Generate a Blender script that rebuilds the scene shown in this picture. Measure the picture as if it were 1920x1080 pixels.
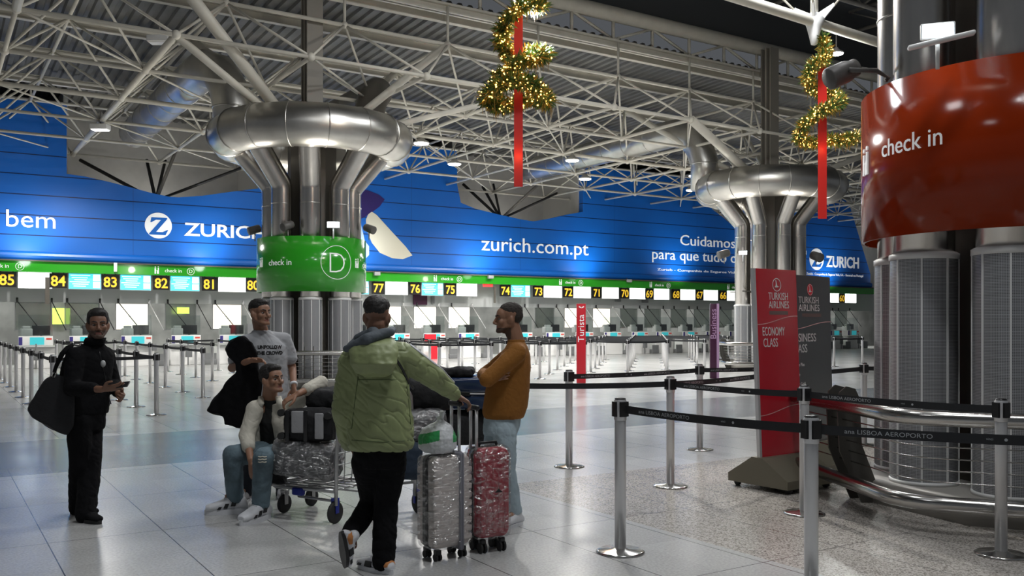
import bpy, bmesh, math, random
from mathutils import Vector, Matrix, noise
for _o in list(bpy.data.objects): bpy.data.objects.remove(_o)
V = Vector
C = bpy.context.scene.collection
PI = math.pi
random.seed(7)

# ------------------------------------------------------------------ camera, world, exposure
FPX = 1700.0; EYE = 1.55; HOR = 604.0
cam = bpy.data.cameras.new('camera'); cam.sensor_width = 36; cam.lens = 36*FPX/1920
cam.shift_y = (HOR-540)/1920; cam.clip_end = 300
camo = bpy.data.objects.new('camera', cam); C.objects.link(camo)
camo.location = (0, 0, EYE); camo.rotation_euler = (PI/2, 0, 0)
bpy.context.scene.camera = camo
vs = bpy.context.scene.view_settings
vs.view_transform = 'Standard'; vs.look = 'None'; vs.gamma = 1; vs.use_curve_mapping = False
vs.exposure = 0.0
w = bpy.data.worlds.new('world'); bpy.context.scene.world = w; w.use_nodes = True
w.node_tree.nodes['Background'].inputs[0].default_value = (.62, .66, .72, 1)
w.node_tree.nodes['Background'].inputs[1].default_value = 0.13

# directions of the hall: D1 runs along the check-in wall (away, to the right), D2 runs from the viewer's side to the wall
D1 = V((.8406, .5416, 0)); D2 = V((-.5416, .8406, 0)); UP = V((0, 0, 1))
W0 = V((-11.28, 27.0, 0))            # a point at the foot of the check-in front
def W(t, d=0, z=0): return W0 + D1*t + D2*d + UP*z
def G(s, q, z=0): return D1*s + D2*q + UP*z            # hall grid coordinates
def S(px, py, Y): return V(((px-960)*Y/FPX, Y, EYE+(HOR-py)*Y/FPX))
def FL(px, py):
    Y = EYE*FPX/(py-HOR); return V(((px-960)*Y/FPX, Y, 0))
def wall_t(px):
    r = (px-960)/FPX; return (r*W0.y-W0.x)/(D1.x-r*D1.y)
def wall_tz(px, py):
    t = wall_t(px); Y = (W0+D1*t).y; return t, EYE+(HOR-py)*Y/FPX
ANG = math.atan2(D1.y, D1.x)
COLS = [V((-4.125, 18.7, 0)), V((7.22, 25.4, 0)), V((3.72, 6.60, 0))]

# the columns, the roof and the check-in wall were measured in units of 1/1.19 m as seen from the viewer's eye; FAR switches that scale on
KX = 1.19; FAR = [0]; EP = V((0, 0, 1.55))
def XP(p):
    p = V(p)
    if FAR[0] == 1: return EP+(p-EP)*KX
    if FAR[0] == 2: return V((p.x*KX, p.y*KX, p.z*KX-.2945))
    if FAR[0] == 3: return p*KX
    return p
def XI(p): return EP+(V(p)-EP)/KX if FAR[0] == 1 else V(p)
ZG = .2475                            # the floor in that scale
def light(kind, name, loc, energy, color=(1,1,1), size=.3, target=None, size_y=None, spot=None, blend=.5):
    if FAR[0] == 1:
        energy *= KX*KX; size *= KX; size_y = size_y and size_y*KX
        loc = XP(loc); target = XP(target) if target is not None else None
    l = bpy.data.lights.new(name, kind); l.energy = energy; l.color = color
    if kind == 'AREA':
        l.size = size
        if size_y: l.shape = 'RECTANGLE'; l.size_y = size_y
    elif kind in ('POINT', 'SPOT'): l.shadow_soft_size = size
    if kind == 'SPOT': l.spot_size = spot or 1.5; l.spot_blend = blend
    o = bpy.data.objects.new(name, l); C.objects.link(o); o.location = loc
    if target is not None: o.rotation_euler = (V(target)-V(loc)).to_track_quat('-Z', 'Y').to_euler()
    return o
FAR[0] = 1
# strip lights under the check-in soffit, lighting desks and floor in front of them
for i in range(9):
    t = -4 + i*4.9
    light('AREA', 'counter_strip_light', W(t, 1.2, 2.9), 120, (.98, 1, .95), 4.4, W(t, .6, 0), .35)
    # uplights on the ledge of the blue wall
    light('SPOT', 'ledge_uplight', W(t+1.2, -1.1, 3.3), 150, (.95, .98, 1), .15, W(t+1.2, 0, 5.0), spot=2.4, blend=1)
# lamps of the hall roof: in view (at their fixtures) and off to the left, plus added fill around the viewer
def down(p, e, col=(1,.97,.92), size=.3, spot=2.75): return light('SPOT', 'high_bay_beam', p, e, col, size, V(p)-UP, spot=spot, blend=.6)
for px, py, e in ((790,268,1250), (852,307,1250), (1073,300,1250), (1097,335,1250), (1303,329,1250), (188,247,1500)):
    Y_ = 4.75*FPX/(HOR-py); down(S(px, py+4, Y_), e)
FAR[0] = 0
light('SPOT', 'garland_lamp_beam', V((.15, 15.2, 6.6)), 3000, (1,.98,.94), .12, V((3.2, 7.2, 0)), spot=2.0, blend=1)          # bright lamp at the top of the middle garland
down(V((7.4, 20.6, 7.3)), 700, (.97,1,.97), .15, 2.9)
FAR[0] = 1
down(G(-6, 16, 8.0), 260); down(G(-10, 22, 6.3), 900)
for px_ in (300, 980, 1390): light('AREA', 'recess_fill', W(wall_t(px_), 1.3, 4.3), 24, (1,.97,.9), 1.2, W(wall_t(px_), 2.6, 6.5), .3)  # hidden fill added to brighten the grey notch walls, no fixture there
FAR[0] = 0
for s_, q_, e in ((-3, 3, 60), (3.5, 1.5, 330), (8, 4.5, 420), (3, 7, 90), (9, 12, 380), (14, 12, 380)): light('AREA', 'hall_fill_light', G(s_, q_, 10.2), e, (.96,.98,1), 1.2, G(s_, q_+.5, 0))  # unseen overhead fill, added to brighten the nearer part of the hall
FAR[0] = 1
# up-light that the hall throws on its roof steel (spots without fixtures, ringed around the columns)
for c, e in ((COLS[0], 130), (COLS[1], 130), (COLS[2], 60)):
    for a in (-1.2, .4, 2.1, 3.6):
        light('SPOT', 'roof_uplight', c+V((1.35*math.cos(a), 1.35*math.sin(a), 3.6)), e, (1, .94, .84), .12,
              c+V((6*math.cos(a), 6*math.sin(a), 9)), spot=2.6, blend=1)

FAR[0] = 0
# ------------------------------------------------------------------ materials
def mat(name, col=(.5,.5,.5), rough=.5, metal=0, emit=None, es=1, bump=0, bscale=20, spec=.5, alpha=1, var=0, vscale=3, stretch=(1,1,1), coat=0):
    m = bpy.data.materials.new(name); m.use_nodes = True
    nt = m.node_tree; b = nt.nodes['Principled BSDF']
    b.inputs['Base Color'].default_value = (*col, 1); b.inputs['Roughness'].default_value = rough
    b.inputs['Metallic'].default_value = metal; b.inputs['Specular IOR Level'].default_value = spec
    b.inputs['Alpha'].default_value = alpha; b.inputs['Coat Weight'].default_value = coat
    if emit: b.inputs['Emission Color'].default_value = (*emit, 1); b.inputs['Emission Strength'].default_value = es
    if bump or var:
        tc = nt.nodes.new('ShaderNodeTexCoord'); mp = nt.nodes.new('ShaderNodeMapping'); mp.inputs['Scale'].default_value = stretch
        nt.links.new(tc.outputs['Object'], mp.inputs[0])
    if bump:
        n = nt.nodes.new('ShaderNodeTexNoise'); n.inputs['Scale'].default_value = bscale; n.inputs['Detail'].default_value = 4
        bp = nt.nodes.new('ShaderNodeBump'); bp.inputs['Strength'].default_value = bump; bp.inputs['Distance'].default_value = .02
        nt.links.new(mp.outputs[0], n.inputs['Vector']); nt.links.new(n.outputs[0], bp.inputs['Height']); nt.links.new(bp.outputs[0], b.inputs['Normal'])
    if var:
        n = nt.nodes.new('ShaderNodeTexNoise'); n.inputs['Scale'].default_value = vscale; n.inputs['Detail'].default_value = 3
        r = nt.nodes.new('ShaderNodeValToRGB')
        r.color_ramp.elements[0].position = .35; r.color_ramp.elements[1].position = .65
        r.color_ramp.elements[0].color = (*[c*(1-var) for c in col], 1); r.color_ramp.elements[1].color = (*[min(1, c*(1+var)) for c in col], 1)
        nt.links.new(mp.outputs[0], n.inputs['Vector']); nt.links.new(n.outputs[0], r.inputs[0]); nt.links.new(r.outputs[0], b.inputs['Base Color'])
    return m
M = {}
M['steel'] = mat('brushed_steel', (.62,.60,.57), .27, 1, var=.06, vscale=8, stretch=(1,1,.1))
M['duct'] = mat('duct_steel', (.60,.585,.55), .34, 1, var=.08, vscale=2)
M['chrome'] = mat('polished_steel', (.7,.69,.67), .16, 1)
M['post'] = mat('satin_aluminium', (.66,.66,.67), .36, .55)
M['truss'] = mat('cream_painted_steel', (.66,.63,.55), .45, var=.05)
M['truss_dark'] = mat('black_steel', (.02,.02,.02), .5)
M['service_wall'] = mat('service_wall_grey', (.17,.17,.165), .6, var=.25, vscale=1.2)
M['plate_dark'] = mat('dark_bracket_steel', (.10,.095,.085), .4, .5)
M['recess'] = mat('taupe_panel', (.5,.49,.46), .7)
M['upper_post'] = mat('taupe_painted_post', (.27,.25,.215), .5)
M['core'] = mat('dark_brown_steel', (.10,.09,.075), .45)
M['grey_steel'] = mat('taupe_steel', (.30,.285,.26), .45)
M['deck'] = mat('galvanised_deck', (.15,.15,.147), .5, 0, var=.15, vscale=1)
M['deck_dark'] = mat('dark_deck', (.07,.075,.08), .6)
M['grey_wall'] = mat('grey_render', (.56,.55,.52), .8, var=.04)
M['fascia'] = mat('grey_fascia', (.46,.475,.475), .5)
M['green'] = mat('green_gloss', (.03,.36,.02), .16, coat=.3)
M['orange'] = mat('rust_orange_gloss', (.30,.030,.005), .13, spec=.22)
M['white'] = mat('white_paint', (.8,.8,.79), .4)
M['white_text'] = mat('white_lettering', (.88,.9,.9), .5, emit=(1,1,1), es=.18)
M['black'] = mat('black_plastic', (.012,.012,.013), .35)
M['rubber'] = mat('black_rubber', (.02,.02,.02), .7)
M['belt'] = mat('black_webbing', (.012,.013,.016), .6)
M['belt_text'] = mat('grey_print', (.42,.44,.46), .6)
M['yellow'] = mat('yellow_numerals', (.95,.6,.04), .5, emit=(1,.58,.04), es=.55)
M['scr_white'] = mat('white_screen', (.9,.9,.9), .4, emit=(.97,1,.96), es=3.2)
M['scr_cyan'] = mat('cyan_screen', (.1,.6,.75), .4, emit=(.07,.62,.82), es=1.15)
M['scr_txt'] = mat('screen_text', (.9,.9,.9), .4, emit=(.75,.97,1), es=1.4)
M['cyan_print'] = mat('cyan_panel', (.05,.5,.56), .4, emit=(.05,.5,.56), es=.35)
M['lit_panel'] = mat('lit_panel', (.9,.85,.75), .5, emit=(1,.94,.82), es=1.15)
M['lit_green'] = mat('lit_lime_panel', (.5,.8,.1), .5, emit=(.55,.8,.12), es=.9)
M['red'] = mat('red_panel', (.62,.02,.035), .3)
M['magenta'] = mat('purple_panel', (.045,.007,.032), .35)
M['lilac'] = mat('lilac_panel', (.42,.26,.42), .4)
M['lamp'] = mat('lamp_glow', (1,1,1), .4, emit=(1,.97,.9), es=22)
M['lamp_cool'] = mat('led_glow', (1,1,1), .4, emit=(.8,.93,1), es=18)
M['housing'] = mat('lamp_housing', (.5,.49,.46), .4, .2)
M['rib_red'] = mat('red_ribbon', (.55,.014,.008), .5, bump=.2, bscale=6)
M['leaf'] = mat('garland_leaf', (.06,.13,.02), .5, var=.5, vscale=14)
M['leaf2'] = mat('garland_leaf_gold', (.34,.22,.03), .4, var=.3, vscale=14)
M['bulb'] = mat('warm_bulb', (1,.7,.3), .4, emit=(1,.52,.12), es=7)
M['brown_base'] = mat('olive_brown_base', (.17,.155,.115), .35, .3)
M['glass'] = None
def glassmat(name, tint, fac, rough=.05, bump=0):
    m = bpy.data.materials.new(name); m.use_nodes = True; nt = m.node_tree; nt.nodes.clear()
    out = nt.nodes.new('ShaderNodeOutputMaterial'); mx = nt.nodes.new('ShaderNodeMixShader')
    tr = nt.nodes.new('ShaderNodeBsdfTransparent'); gl = nt.nodes.new('ShaderNodeBsdfGlossy')
    tr.inputs[0].default_value = (*tint, 1); gl.inputs['Roughness'].default_value = rough
    if bump:
        tc = nt.nodes.new('ShaderNodeTexCoord'); n = nt.nodes.new('ShaderNodeTexNoise'); n.inputs['Scale'].default_value = 13; n.inputs['Detail'].default_value = 3
        n.inputs['Distortion'].default_value = 1.5
        mp = nt.nodes.new('ShaderNodeMapping'); mp.inputs['Scale'].default_value = (1, 1, 2.2)
        bp = nt.nodes.new('ShaderNodeBump'); bp.inputs['Strength'].default_value = bump; bp.inputs['Distance'].default_value = .05
        nt.links.new(tc.outputs['Object'], mp.inputs[0]); nt.links.new(mp.outputs[0], n.inputs['Vector'])
        nt.links.new(n.outputs[0], bp.inputs['Height']); nt.links.new(bp.outputs[0], gl.inputs['Normal'])
        r = nt.nodes.new('ShaderNodeMapRange'); r.inputs[1].default_value = .42; r.inputs[2].default_value = .66
        r.inputs[3].default_value = fac*.35; r.inputs[4].default_value = min(1, fac*1.9)
        nt.links.new(n.outputs[0], r.inputs[0]); nt.links.new(r.outputs[0], mx.inputs[0])
    else: mx.inputs[0].default_value = fac
    nt.links.new(tr.outputs[0], mx.inputs[1]); nt.links.new(gl.outputs[0], mx.inputs[2]); nt.links.new(mx.outputs[0], out.inputs[0])
    return m
M['glass'] = glassmat('clear_glass', (.93,.96,.95), .12)
M['wrap'] = glassmat('plastic_film', (.93,.93,.93), .26, .2, .9)

def math_node(nt, op, a, b=None, c=None):
    n = nt.nodes.new('ShaderNodeMath'); n.operation = op
    for i, v in enumerate((a, b, c)):
        if v is None: continue
        if isinstance(v, (int, float)): n.inputs[i].default_value = v
        else: nt.links.new(v, n.inputs[i])
    return n.outputs[0]
def grille_mat():
    m = bpy.data.materials.new('perforated_grille'); m.use_nodes = True; nt = m.node_tree; b = nt.nodes['Principled BSDF']
    uv = nt.nodes.new('ShaderNodeUVMap'); sp = nt.nodes.new('ShaderNodeSeparateXYZ'); nt.links.new(uv.outputs[0], sp.inputs[0])
    fx = math_node(nt, 'FRACT', math_node(nt, 'DIVIDE', sp.outputs[0], .0098)); fy = math_node(nt, 'FRACT', math_node(nt, 'DIVIDE', sp.outputs[1], .0098))
    hole = math_node(nt, 'MULTIPLY', math_node(nt, 'GREATER_THAN', fx, .30), math_node(nt, 'GREATER_THAN', fy, .34))
    mx = nt.nodes.new('ShaderNodeMix'); mx.data_type = 'RGBA'; mx.inputs[6].default_value = (.55,.56,.58,1); mx.inputs[7].default_value = (.11,.11,.115,1)
    nt.links.new(hole, mx.inputs[0]); nt.links.new(mx.outputs[2], b.inputs['Base Color'])
    b.inputs['Roughness'].default_value = .38; b.inputs['Metallic'].default_value = .4
    return m
M['grille'] = grille_mat()
def floor_mat():
    m = bpy.data.materials.new('terrazzo_floor'); m.use_nodes = True; nt = m.node_tree; b = nt.nodes['Principled BSDF']; L = nt.links.new
    tc = nt.nodes.new('ShaderNodeTexCoord'); sp = nt.nodes.new('ShaderNodeSeparateXYZ'); L(tc.outputs['Object'], sp.inputs[0])
    s = math_node(nt, 'ADD', math_node(nt, 'MULTIPLY', sp.outputs[0], D1.x), math_node(nt, 'MULTIPLY', sp.outputs[1], D1.y))
    q = math_node(nt, 'ADD', math_node(nt, 'MULTIPLY', sp.outputs[0], D2.x), math_node(nt, 'MULTIPLY', sp.outputs[1], D2.y))
    def joint(v, off, pitch, wd):
        f = math_node(nt, 'FRACT', math_node(nt, 'DIVIDE', math_node(nt, 'SUBTRACT', v, off), pitch))
        d = math_node(nt, 'ABSOLUTE', math_node(nt, 'SUBTRACT', f, .5))
        return math_node(nt, 'GREATER_THAN', d, .5-wd/pitch/2)
    j = math_node(nt, 'MAXIMUM', joint(s, .705, .765, .008), joint(q, 4.04, 1.53, .007))
    thin = joint(q, 4.04, .765, .004)
    def between(v, a, b_): return math_node(nt, 'MULTIPLY', math_node(nt, 'GREATER_THAN', v, a), math_node(nt, 'LESS_THAN', v, b_))
    def pt(px, py):
        p = FL(px, py); return p.dot(D1), p.dot(D2)
    s0, q1 = pt(934, 914)[0], pt(1200, 880)[1]
    sa, qa = pt(0, 895); sb, qb = pt(0, 830)
    sg, _ = pt(1151, 968)
    gran = math_node(nt, 'MULTIPLY', math_node(nt, 'GREATER_THAN', s, sg), math_node(nt, 'LESS_THAN', q, q1))
    dark = between(q, qa, qb)
    n1 = nt.nodes.new('ShaderNodeTexNoise'); n1.inputs['Scale'].default_value = 55; n1.inputs['Detail'].default_value = 3; L(tc.outputs['Object'], n1.inputs['Vector'])
    n2 = nt.nodes.new('ShaderNodeTexNoise'); n2.inputs['Scale'].default_value = 1.3; L(tc.outputs['Object'], n2.inputs['Vector'])
    vo = nt.nodes.new('ShaderNodeTexVoronoi'); vo.inputs['Scale'].default_value = 105; L(tc.outputs['Object'], vo.inputs['Vector'])
    def ramp(src, c0, c1, p0=.35, p1=.65):
        r = nt.nodes.new('ShaderNodeValToRGB'); r.color_ramp.elements[0].position = p0; r.color_ramp.elements[1].position = p1
        r.color_ramp.elements[0].color = (*c0, 1); r.color_ramp.elements[1].color = (*c1, 1); L(src, r.inputs[0]); return r.outputs[0]
    def mix(f, a, b_):
        x = nt.nodes.new('ShaderNodeMix'); x.data_type = 'RGBA'
        for i, v in ((0, f), (6, a), (7, b_)):
            if isinstance(v, tuple): x.inputs[i].default_value = (*v, 1)
            elif isinstance(v, float): x.inputs[i].default_value = v
            else: L(v, x.inputs[i])
        return x.outputs[2]
    light_c = ramp(n1.outputs[0], (.40,.40,.395), (.50,.50,.49))
    vc = nt.nodes.new('ShaderNodeSeparateColor'); L(vo.outputs['Color'], vc.inputs[0])
    gran_c = ramp(vc.outputs[0], (.17,.15,.135), (.50,.47,.43), .10, .6)
    dark_c = ramp(n1.outputs[0], (.15,.16,.17), (.20,.21,.22))
    # slabs differ slightly
    wn = nt.nodes.new('ShaderNodeTexWhiteNoise'); wn.noise_dimensions = '2D'; cb = nt.nodes.new('ShaderNodeCombineXYZ')
    L(math_node(nt, 'FLOOR', math_node(nt, 'DIVIDE', math_node(nt, 'SUBTRACT', s, .705-.3825), .765)), cb.inputs[0])
    L(math_node(nt, 'FLOOR', math_node(nt, 'DIVIDE', math_node(nt, 'SUBTRACT', q, 4.04-.765), 1.53)), cb.inputs[1]); L(cb.outputs[0], wn.inputs['Vector'])
    col = mix(gran, mix(dark, light_c, dark_c), gran_c)
    hs = nt.nodes.new('ShaderNodeHueSaturation'); L(col, hs.inputs['Color'])
    L(math_node(nt, 'ADD', .92, math_node(nt, 'MULTIPLY', wn.outputs[0], .14)), hs.inputs['Value'])
    col = mix(thin, hs.outputs[0], mix(.7, (.2,.2,.2), hs.outputs[0]))
    col = mix(j, col, (.07,.07,.07))
    L(col, b.inputs['Base Color'])
    rg = math_node(nt, 'ADD', .17, math_node(nt, 'MULTIPLY', n2.outputs[0], .12))
    L(rg, b.inputs['Roughness']); b.inputs['Specular IOR Level'].default_value = .6
    return m
M['floor'] = floor_mat()
def blue_mat():
    m = bpy.data.materials.new('blue_panels'); m.use_nodes = True; nt = m.node_tree; b = nt.nodes['Principled BSDF']; L = nt.links.new
    uv = nt.nodes.new('ShaderNodeUVMap'); sp = nt.nodes.new('ShaderNodeSeparateXYZ'); L(uv.outputs[0], sp.inputs[0])
    def joint(v, off, pitch, wd):
        f = math_node(nt, 'FRACT', math_node(nt, 'DIVIDE', math_node(nt, 'SUBTRACT', v, off), pitch))
        return math_node(nt, 'GREATER_THAN', math_node(nt, 'ABSOLUTE', math_node(nt, 'SUBTRACT', f, .5)), .5-wd/pitch/2)
    h = joint(sp.outputs[1], 4.0, .57, .028); v = joint(sp.outputs[0], 0, 4.6, .012)
    mx = nt.nodes.new('ShaderNodeMix'); mx.data_type = 'RGBA'; L(h, mx.inputs[0])
    n = nt.nodes.new('ShaderNodeTexNoise'); n.inputs['Scale'].default_value = .5; L(uv.outputs[0], n.inputs['Vector'])
    r = nt.nodes.new('ShaderNodeValToRGB'); r.color_ramp.elements[0].color = (.003,.115,.50,1); r.color_ramp.elements[1].color = (.006,.155,.62,1); L(n.outputs[0], r.inputs[0])
    m2 = nt.nodes.new('ShaderNodeMix'); m2.data_type = 'RGBA'; L(math_node(nt, 'MULTIPLY', v, .6), m2.inputs[0]); L(r.outputs[0], m2.inputs[6]); m2.inputs[7].default_value = (.002,.03,.16,1)
    L(m2.outputs[2], mx.inputs[6]); mx.inputs[7].default_value = (.001,.012,.07,1); L(mx.outputs[2], b.inputs['Base Color'])
    b.inputs['Roughness'].default_value = .36
    return m
M['blue'] = blue_mat()

# ------------------------------------------------------------------ mesh helpers
ORG = {}
def tag(o, label=None, cat=None, group=None, kind=None):
    if label: o['label'] = label
    if cat: o['category'] = cat
    if group: o['group'] = group
    if kind: o['kind'] = kind
    return o
def thing(name, loc, label, cat, group=None):
    loc = XP(loc) if FAR[0] == 1 else loc
    o = bpy.data.objects.new(name, None); o.empty_display_size = .1; C.objects.link(o); o.location = loc; ORG[o.name] = V(loc)
    return tag(o, label, cat, group)
def org_of(o):
    while o is not None:
        if o.name in ORG: return ORG[o.name]
        o = o.parent
    return V((0,0,0))
class MB:
    def __init__(s): s.v = []; s.f = []; s.mi = []; s.uv = {}; s.sm = []
    def add(s, vs_, fs, mi=0, smooth=True, mtx=None):
        n = len(s.v)
        s.v += [ (mtx @ V(p)) if mtx is not None else V(p) for p in vs_]
        for f in fs: s.f.append([i+n for i in f]); s.mi.append(mi); s.sm.append(smooth)
        return s
    def box(s, c, size, rz=0, mi=0, mtx=None):
        x, y, z = size[0]/2, size[1]/2, size[2]/2
        vs_ = [(a*x, b*y, c_*z) for a in (-1,1) for b in (-1,1) for c_ in (-1,1)]
        fs = [(0,1,3,2),(4,6,7,5),(0,4,5,1),(2,3,7,6),(0,2,6,4),(1,5,7,3)]
        m = Matrix.Translation(V(c)) @ Matrix.Rotation(rz, 4, 'Z')
        if mtx is not None: m = mtx @ m
        return s.add(vs_, fs, mi, False, m)
    def rbox(s, c, size, bev=.02, seg=3, mtx=None, mi=0):
        bm = bmesh.new(); bmesh.ops.create_cube(bm, size=1)
        for v in bm.verts: v.co = V((v.co.x*size[0], v.co.y*size[1], v.co.z*size[2]))
        bmesh.ops.bevel(bm, geom=bm.edges[:], offset=bev, segments=seg, affect='EDGES', profile=.5)
        bm.verts.index_update()
        m = Matrix.Translation(V(c))
        if mtx is not None: m = mtx @ m
        s.add([v.co.copy() for v in bm.verts], [[v.index for v in f.verts] for f in bm.faces], mi, True, m); bm.free(); return s
    def tube(s, p0, p1, r0, r1=None, seg=10, mi=0, caps=True):
        p0, p1 = V(p0), V(p1); r1 = r0 if r1 is None else r1
        d = p1-p0
        if d.length < 1e-6: return s
        q = d.to_track_quat('Z', 'Y'); a = q @ V((1,0,0)); b = q @ V((0,1,0)); vs_ = []
        for p, r in ((p0, r0), (p1, r1)):
            for i in range(seg):
                t = 2*PI*i/seg; vs_.append(p + a*(r*math.cos(t)) + b*(r*math.sin(t)))
        fs = [(i, (i+1)%seg, seg+(i+1)%seg, seg+i) for i in range(seg)]
        s.add(vs_, fs, mi, True)
        if caps:
            n = len(s.v)-2*seg
            s.f.append([n+seg-1-i for i in range(seg)]); s.mi.append(mi); s.sm.append(False)
            s.f.append([n+seg+i for i in range(seg)]); s.mi.append(mi); s.sm.append(False)
        return s
    def pipe(s, pts, r, seg=10, mi=0, closed=False, caps=True, flat=False):
        pts = [V(p) for p in pts]; n = len(pts); rs = r if isinstance(r, (list, tuple)) else [r]*n
        vs_ = []; prev = None
        for i, p in enumerate(pts):
            if closed: d = (pts[(i+1)%n]-pts[i-1]).normalized()
            elif i == 0: d = (pts[1]-p).normalized()
            elif i == n-1: d = (p-pts[i-1]).normalized()
            else:
                d = ((pts[i+1]-p).normalized()+(p-pts[i-1]).normalized())
                d = d.normalized() if d.length > 1e-6 else (pts[i+1]-p).normalized()
            if prev is None:
                ref = UP if abs(d.z) < .9 else V((1,0,0)); a = (ref - d*ref.dot(d)).normalized()
            else: a = (prev - d*prev.dot(d)).normalized()
            b = d.cross(a); prev = a; k = 1.0
            if 0 < i < n-1 or closed:
                din = (p-pts[i-1]).normalized(); k = 1/max(.5, abs(din.dot(d)))
            for j in range(seg):
                t = 2*PI*j/seg; vs_.append(p + a*(rs[i]*math.cos(t)) + b*(rs[i]*math.sin(t)))
        m = n if closed else n-1
        fs = [(i*seg+j, i*seg+(j+1)%seg, ((i+1)%n)*seg+(j+1)%seg, ((i+1)%n)*seg+j) for i in range(m) for j in range(seg)]
        if caps and not closed: fs += [[seg-1-j for j in range(seg)], [(n-1)*seg+j for j in range(seg)]]
        return s.add(vs_, fs, mi, not flat)
    def ell(s, c, r, mtx=None, su=16, sv=10, mi=0):
        c = V(c); r = (r, r, r) if isinstance(r, (int, float)) else r; vs_ = [V((0,0,r[2]))]
        for i in range(1, sv):
            ph = PI*i/sv
            for j in range(su):
                th = 2*PI*j/su; vs_.append(V((r[0]*math.sin(ph)*math.cos(th), r[1]*math.sin(ph)*math.sin(th), r[2]*math.cos(ph))))
        vs_.append(V((0,0,-r[2]))); fs = []
        for j in range(su): fs.append((0, 1+j, 1+(j+1)%su))
        for i in range(sv-2):
            for j in range(su): fs.append((1+i*su+j, 1+(i+1)*su+j, 1+(i+1)*su+(j+1)%su, 1+i*su+(j+1)%su))
        l = len(vs_)-1
        for j in range(su): fs.append((l, 1+(sv-2)*su+(j+1)%su, 1+(sv-2)*su+j))
        m = Matrix.Translation(c)
        if mtx is not None: m = mtx @ m
        return s.add(vs_, fs, mi, True, m)
    def cap(s, p0, p1, r0, r1=None):     # capsule with tapering radius
        r1 = r0 if r1 is None else r1
        return s.tube(p0, p1, r0, r1, 14).ell(p0, r0, su=14, sv=8).ell(p1, r1, su=14, sv=8)
    def loft(s, rings, seg=28, mi=0, caps=True, p=2.0):   # rings: (center, half-width vector, half-depth vector)
        vs_ = []
        for c, a, b in rings:
            for i in range(seg):
                t = 2*PI*i/seg; ct, st = math.cos(t), math.sin(t)
                e = 2/p; x = math.copysign(abs(ct)**e, ct); y = math.copysign(abs(st)**e, st)
                vs_.append(V(c)+V(a)*x+V(b)*y)
        n = len(rings)
        fs = [(i*seg+j, i*seg+(j+1)%seg, (i+1)*seg+(j+1)%seg, (i+1)*seg+j) for i in range(n-1) for j in range(seg)]
        if caps: fs += [[seg-1-j for j in range(seg)], [(n-1)*seg+j for j in range(seg)]]
        return s.add(vs_, fs, mi, True)
    def prism(s, poly, fn, d0, d1, mi=0, smooth=False):   # poly of 2D points; fn(x, y, depth) -> 3D
        n = len(poly); vs_ = [fn(x, y, d0) for x, y in poly] + [fn(x, y, d1) for x, y in poly]
        fs = [list(range(n))[::-1], [n+i for i in range(n)]] + [(i, (i+1)%n, n+(i+1)%n, n+i) for i in range(n)]
        return s.add(vs_, fs, mi, smooth)
    def lathe(s, prof, c=(0,0,0), seg=24, mi=0):
        c = V(c); vs_ = [c+V((r*math.cos(2*PI*j/seg), r*math.sin(2*PI*j/seg), z)) for r, z in prof for j in range(seg)]
        n = len(prof); fs = [(i*seg+j, i*seg+(j+1)%seg, (i+1)*seg+(j+1)%seg, (i+1)*seg+j) for i in range(n-1) for j in range(seg)]
        fs += [[seg-1-j for j in range(seg)], [(n-1)*seg+j for j in range(seg)]]
        return s.add(vs_, fs, mi, True)
    def build(s, name, m, parent=None, recalc=True, own_origin=False):
        me = bpy.data.meshes.new(name)
        if FAR[0]: s.v = [XP(p) for p in s.v]
        if parent is not None: o0 = org_of(parent)
        elif own_origin:
            xs = [p.x for p in s.v]; ys = [p.y for p in s.v]; zs = [p.z for p in s.v]
            o0 = V(((min(xs)+max(xs))/2, (min(ys)+max(ys))/2, min(zs)))
        else: o0 = V((0,0,0))
        me.from_pydata([tuple(p-o0) for p in s.v], [], s.f)
        ms = m if isinstance(m, (list, tuple)) else [m]
        for x in ms: me.materials.append(x)
        me.polygons.foreach_set('material_index', s.mi); me.polygons.foreach_set('use_smooth', s.sm)
        if recalc:
            bm = bmesh.new(); bm.from_mesh(me); bmesh.ops.recalc_face_normals(bm, faces=bm.faces); bm.to_mesh(me); bm.free()
        o = bpy.data.objects.new(name, me); C.objects.link(o)
        if parent is not None: o.parent = parent
        else: o.location = o0; ORG[o.name] = o0
        return o
def kids(o): return [c for c in C.objects if c.parent == o]
def copy_tree(o, loc=None, rz=None, parent=None):
    c = o.copy(); C.objects.link(c)
    if parent is not None: c.parent = parent
    if loc is not None: c.location = loc; ORG[c.name] = V(loc)
    if rz is not None: c.rotation_euler = (0, 0, rz)
    for ch in kids(o): copy_tree(ch, parent=c)
    return c
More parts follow.
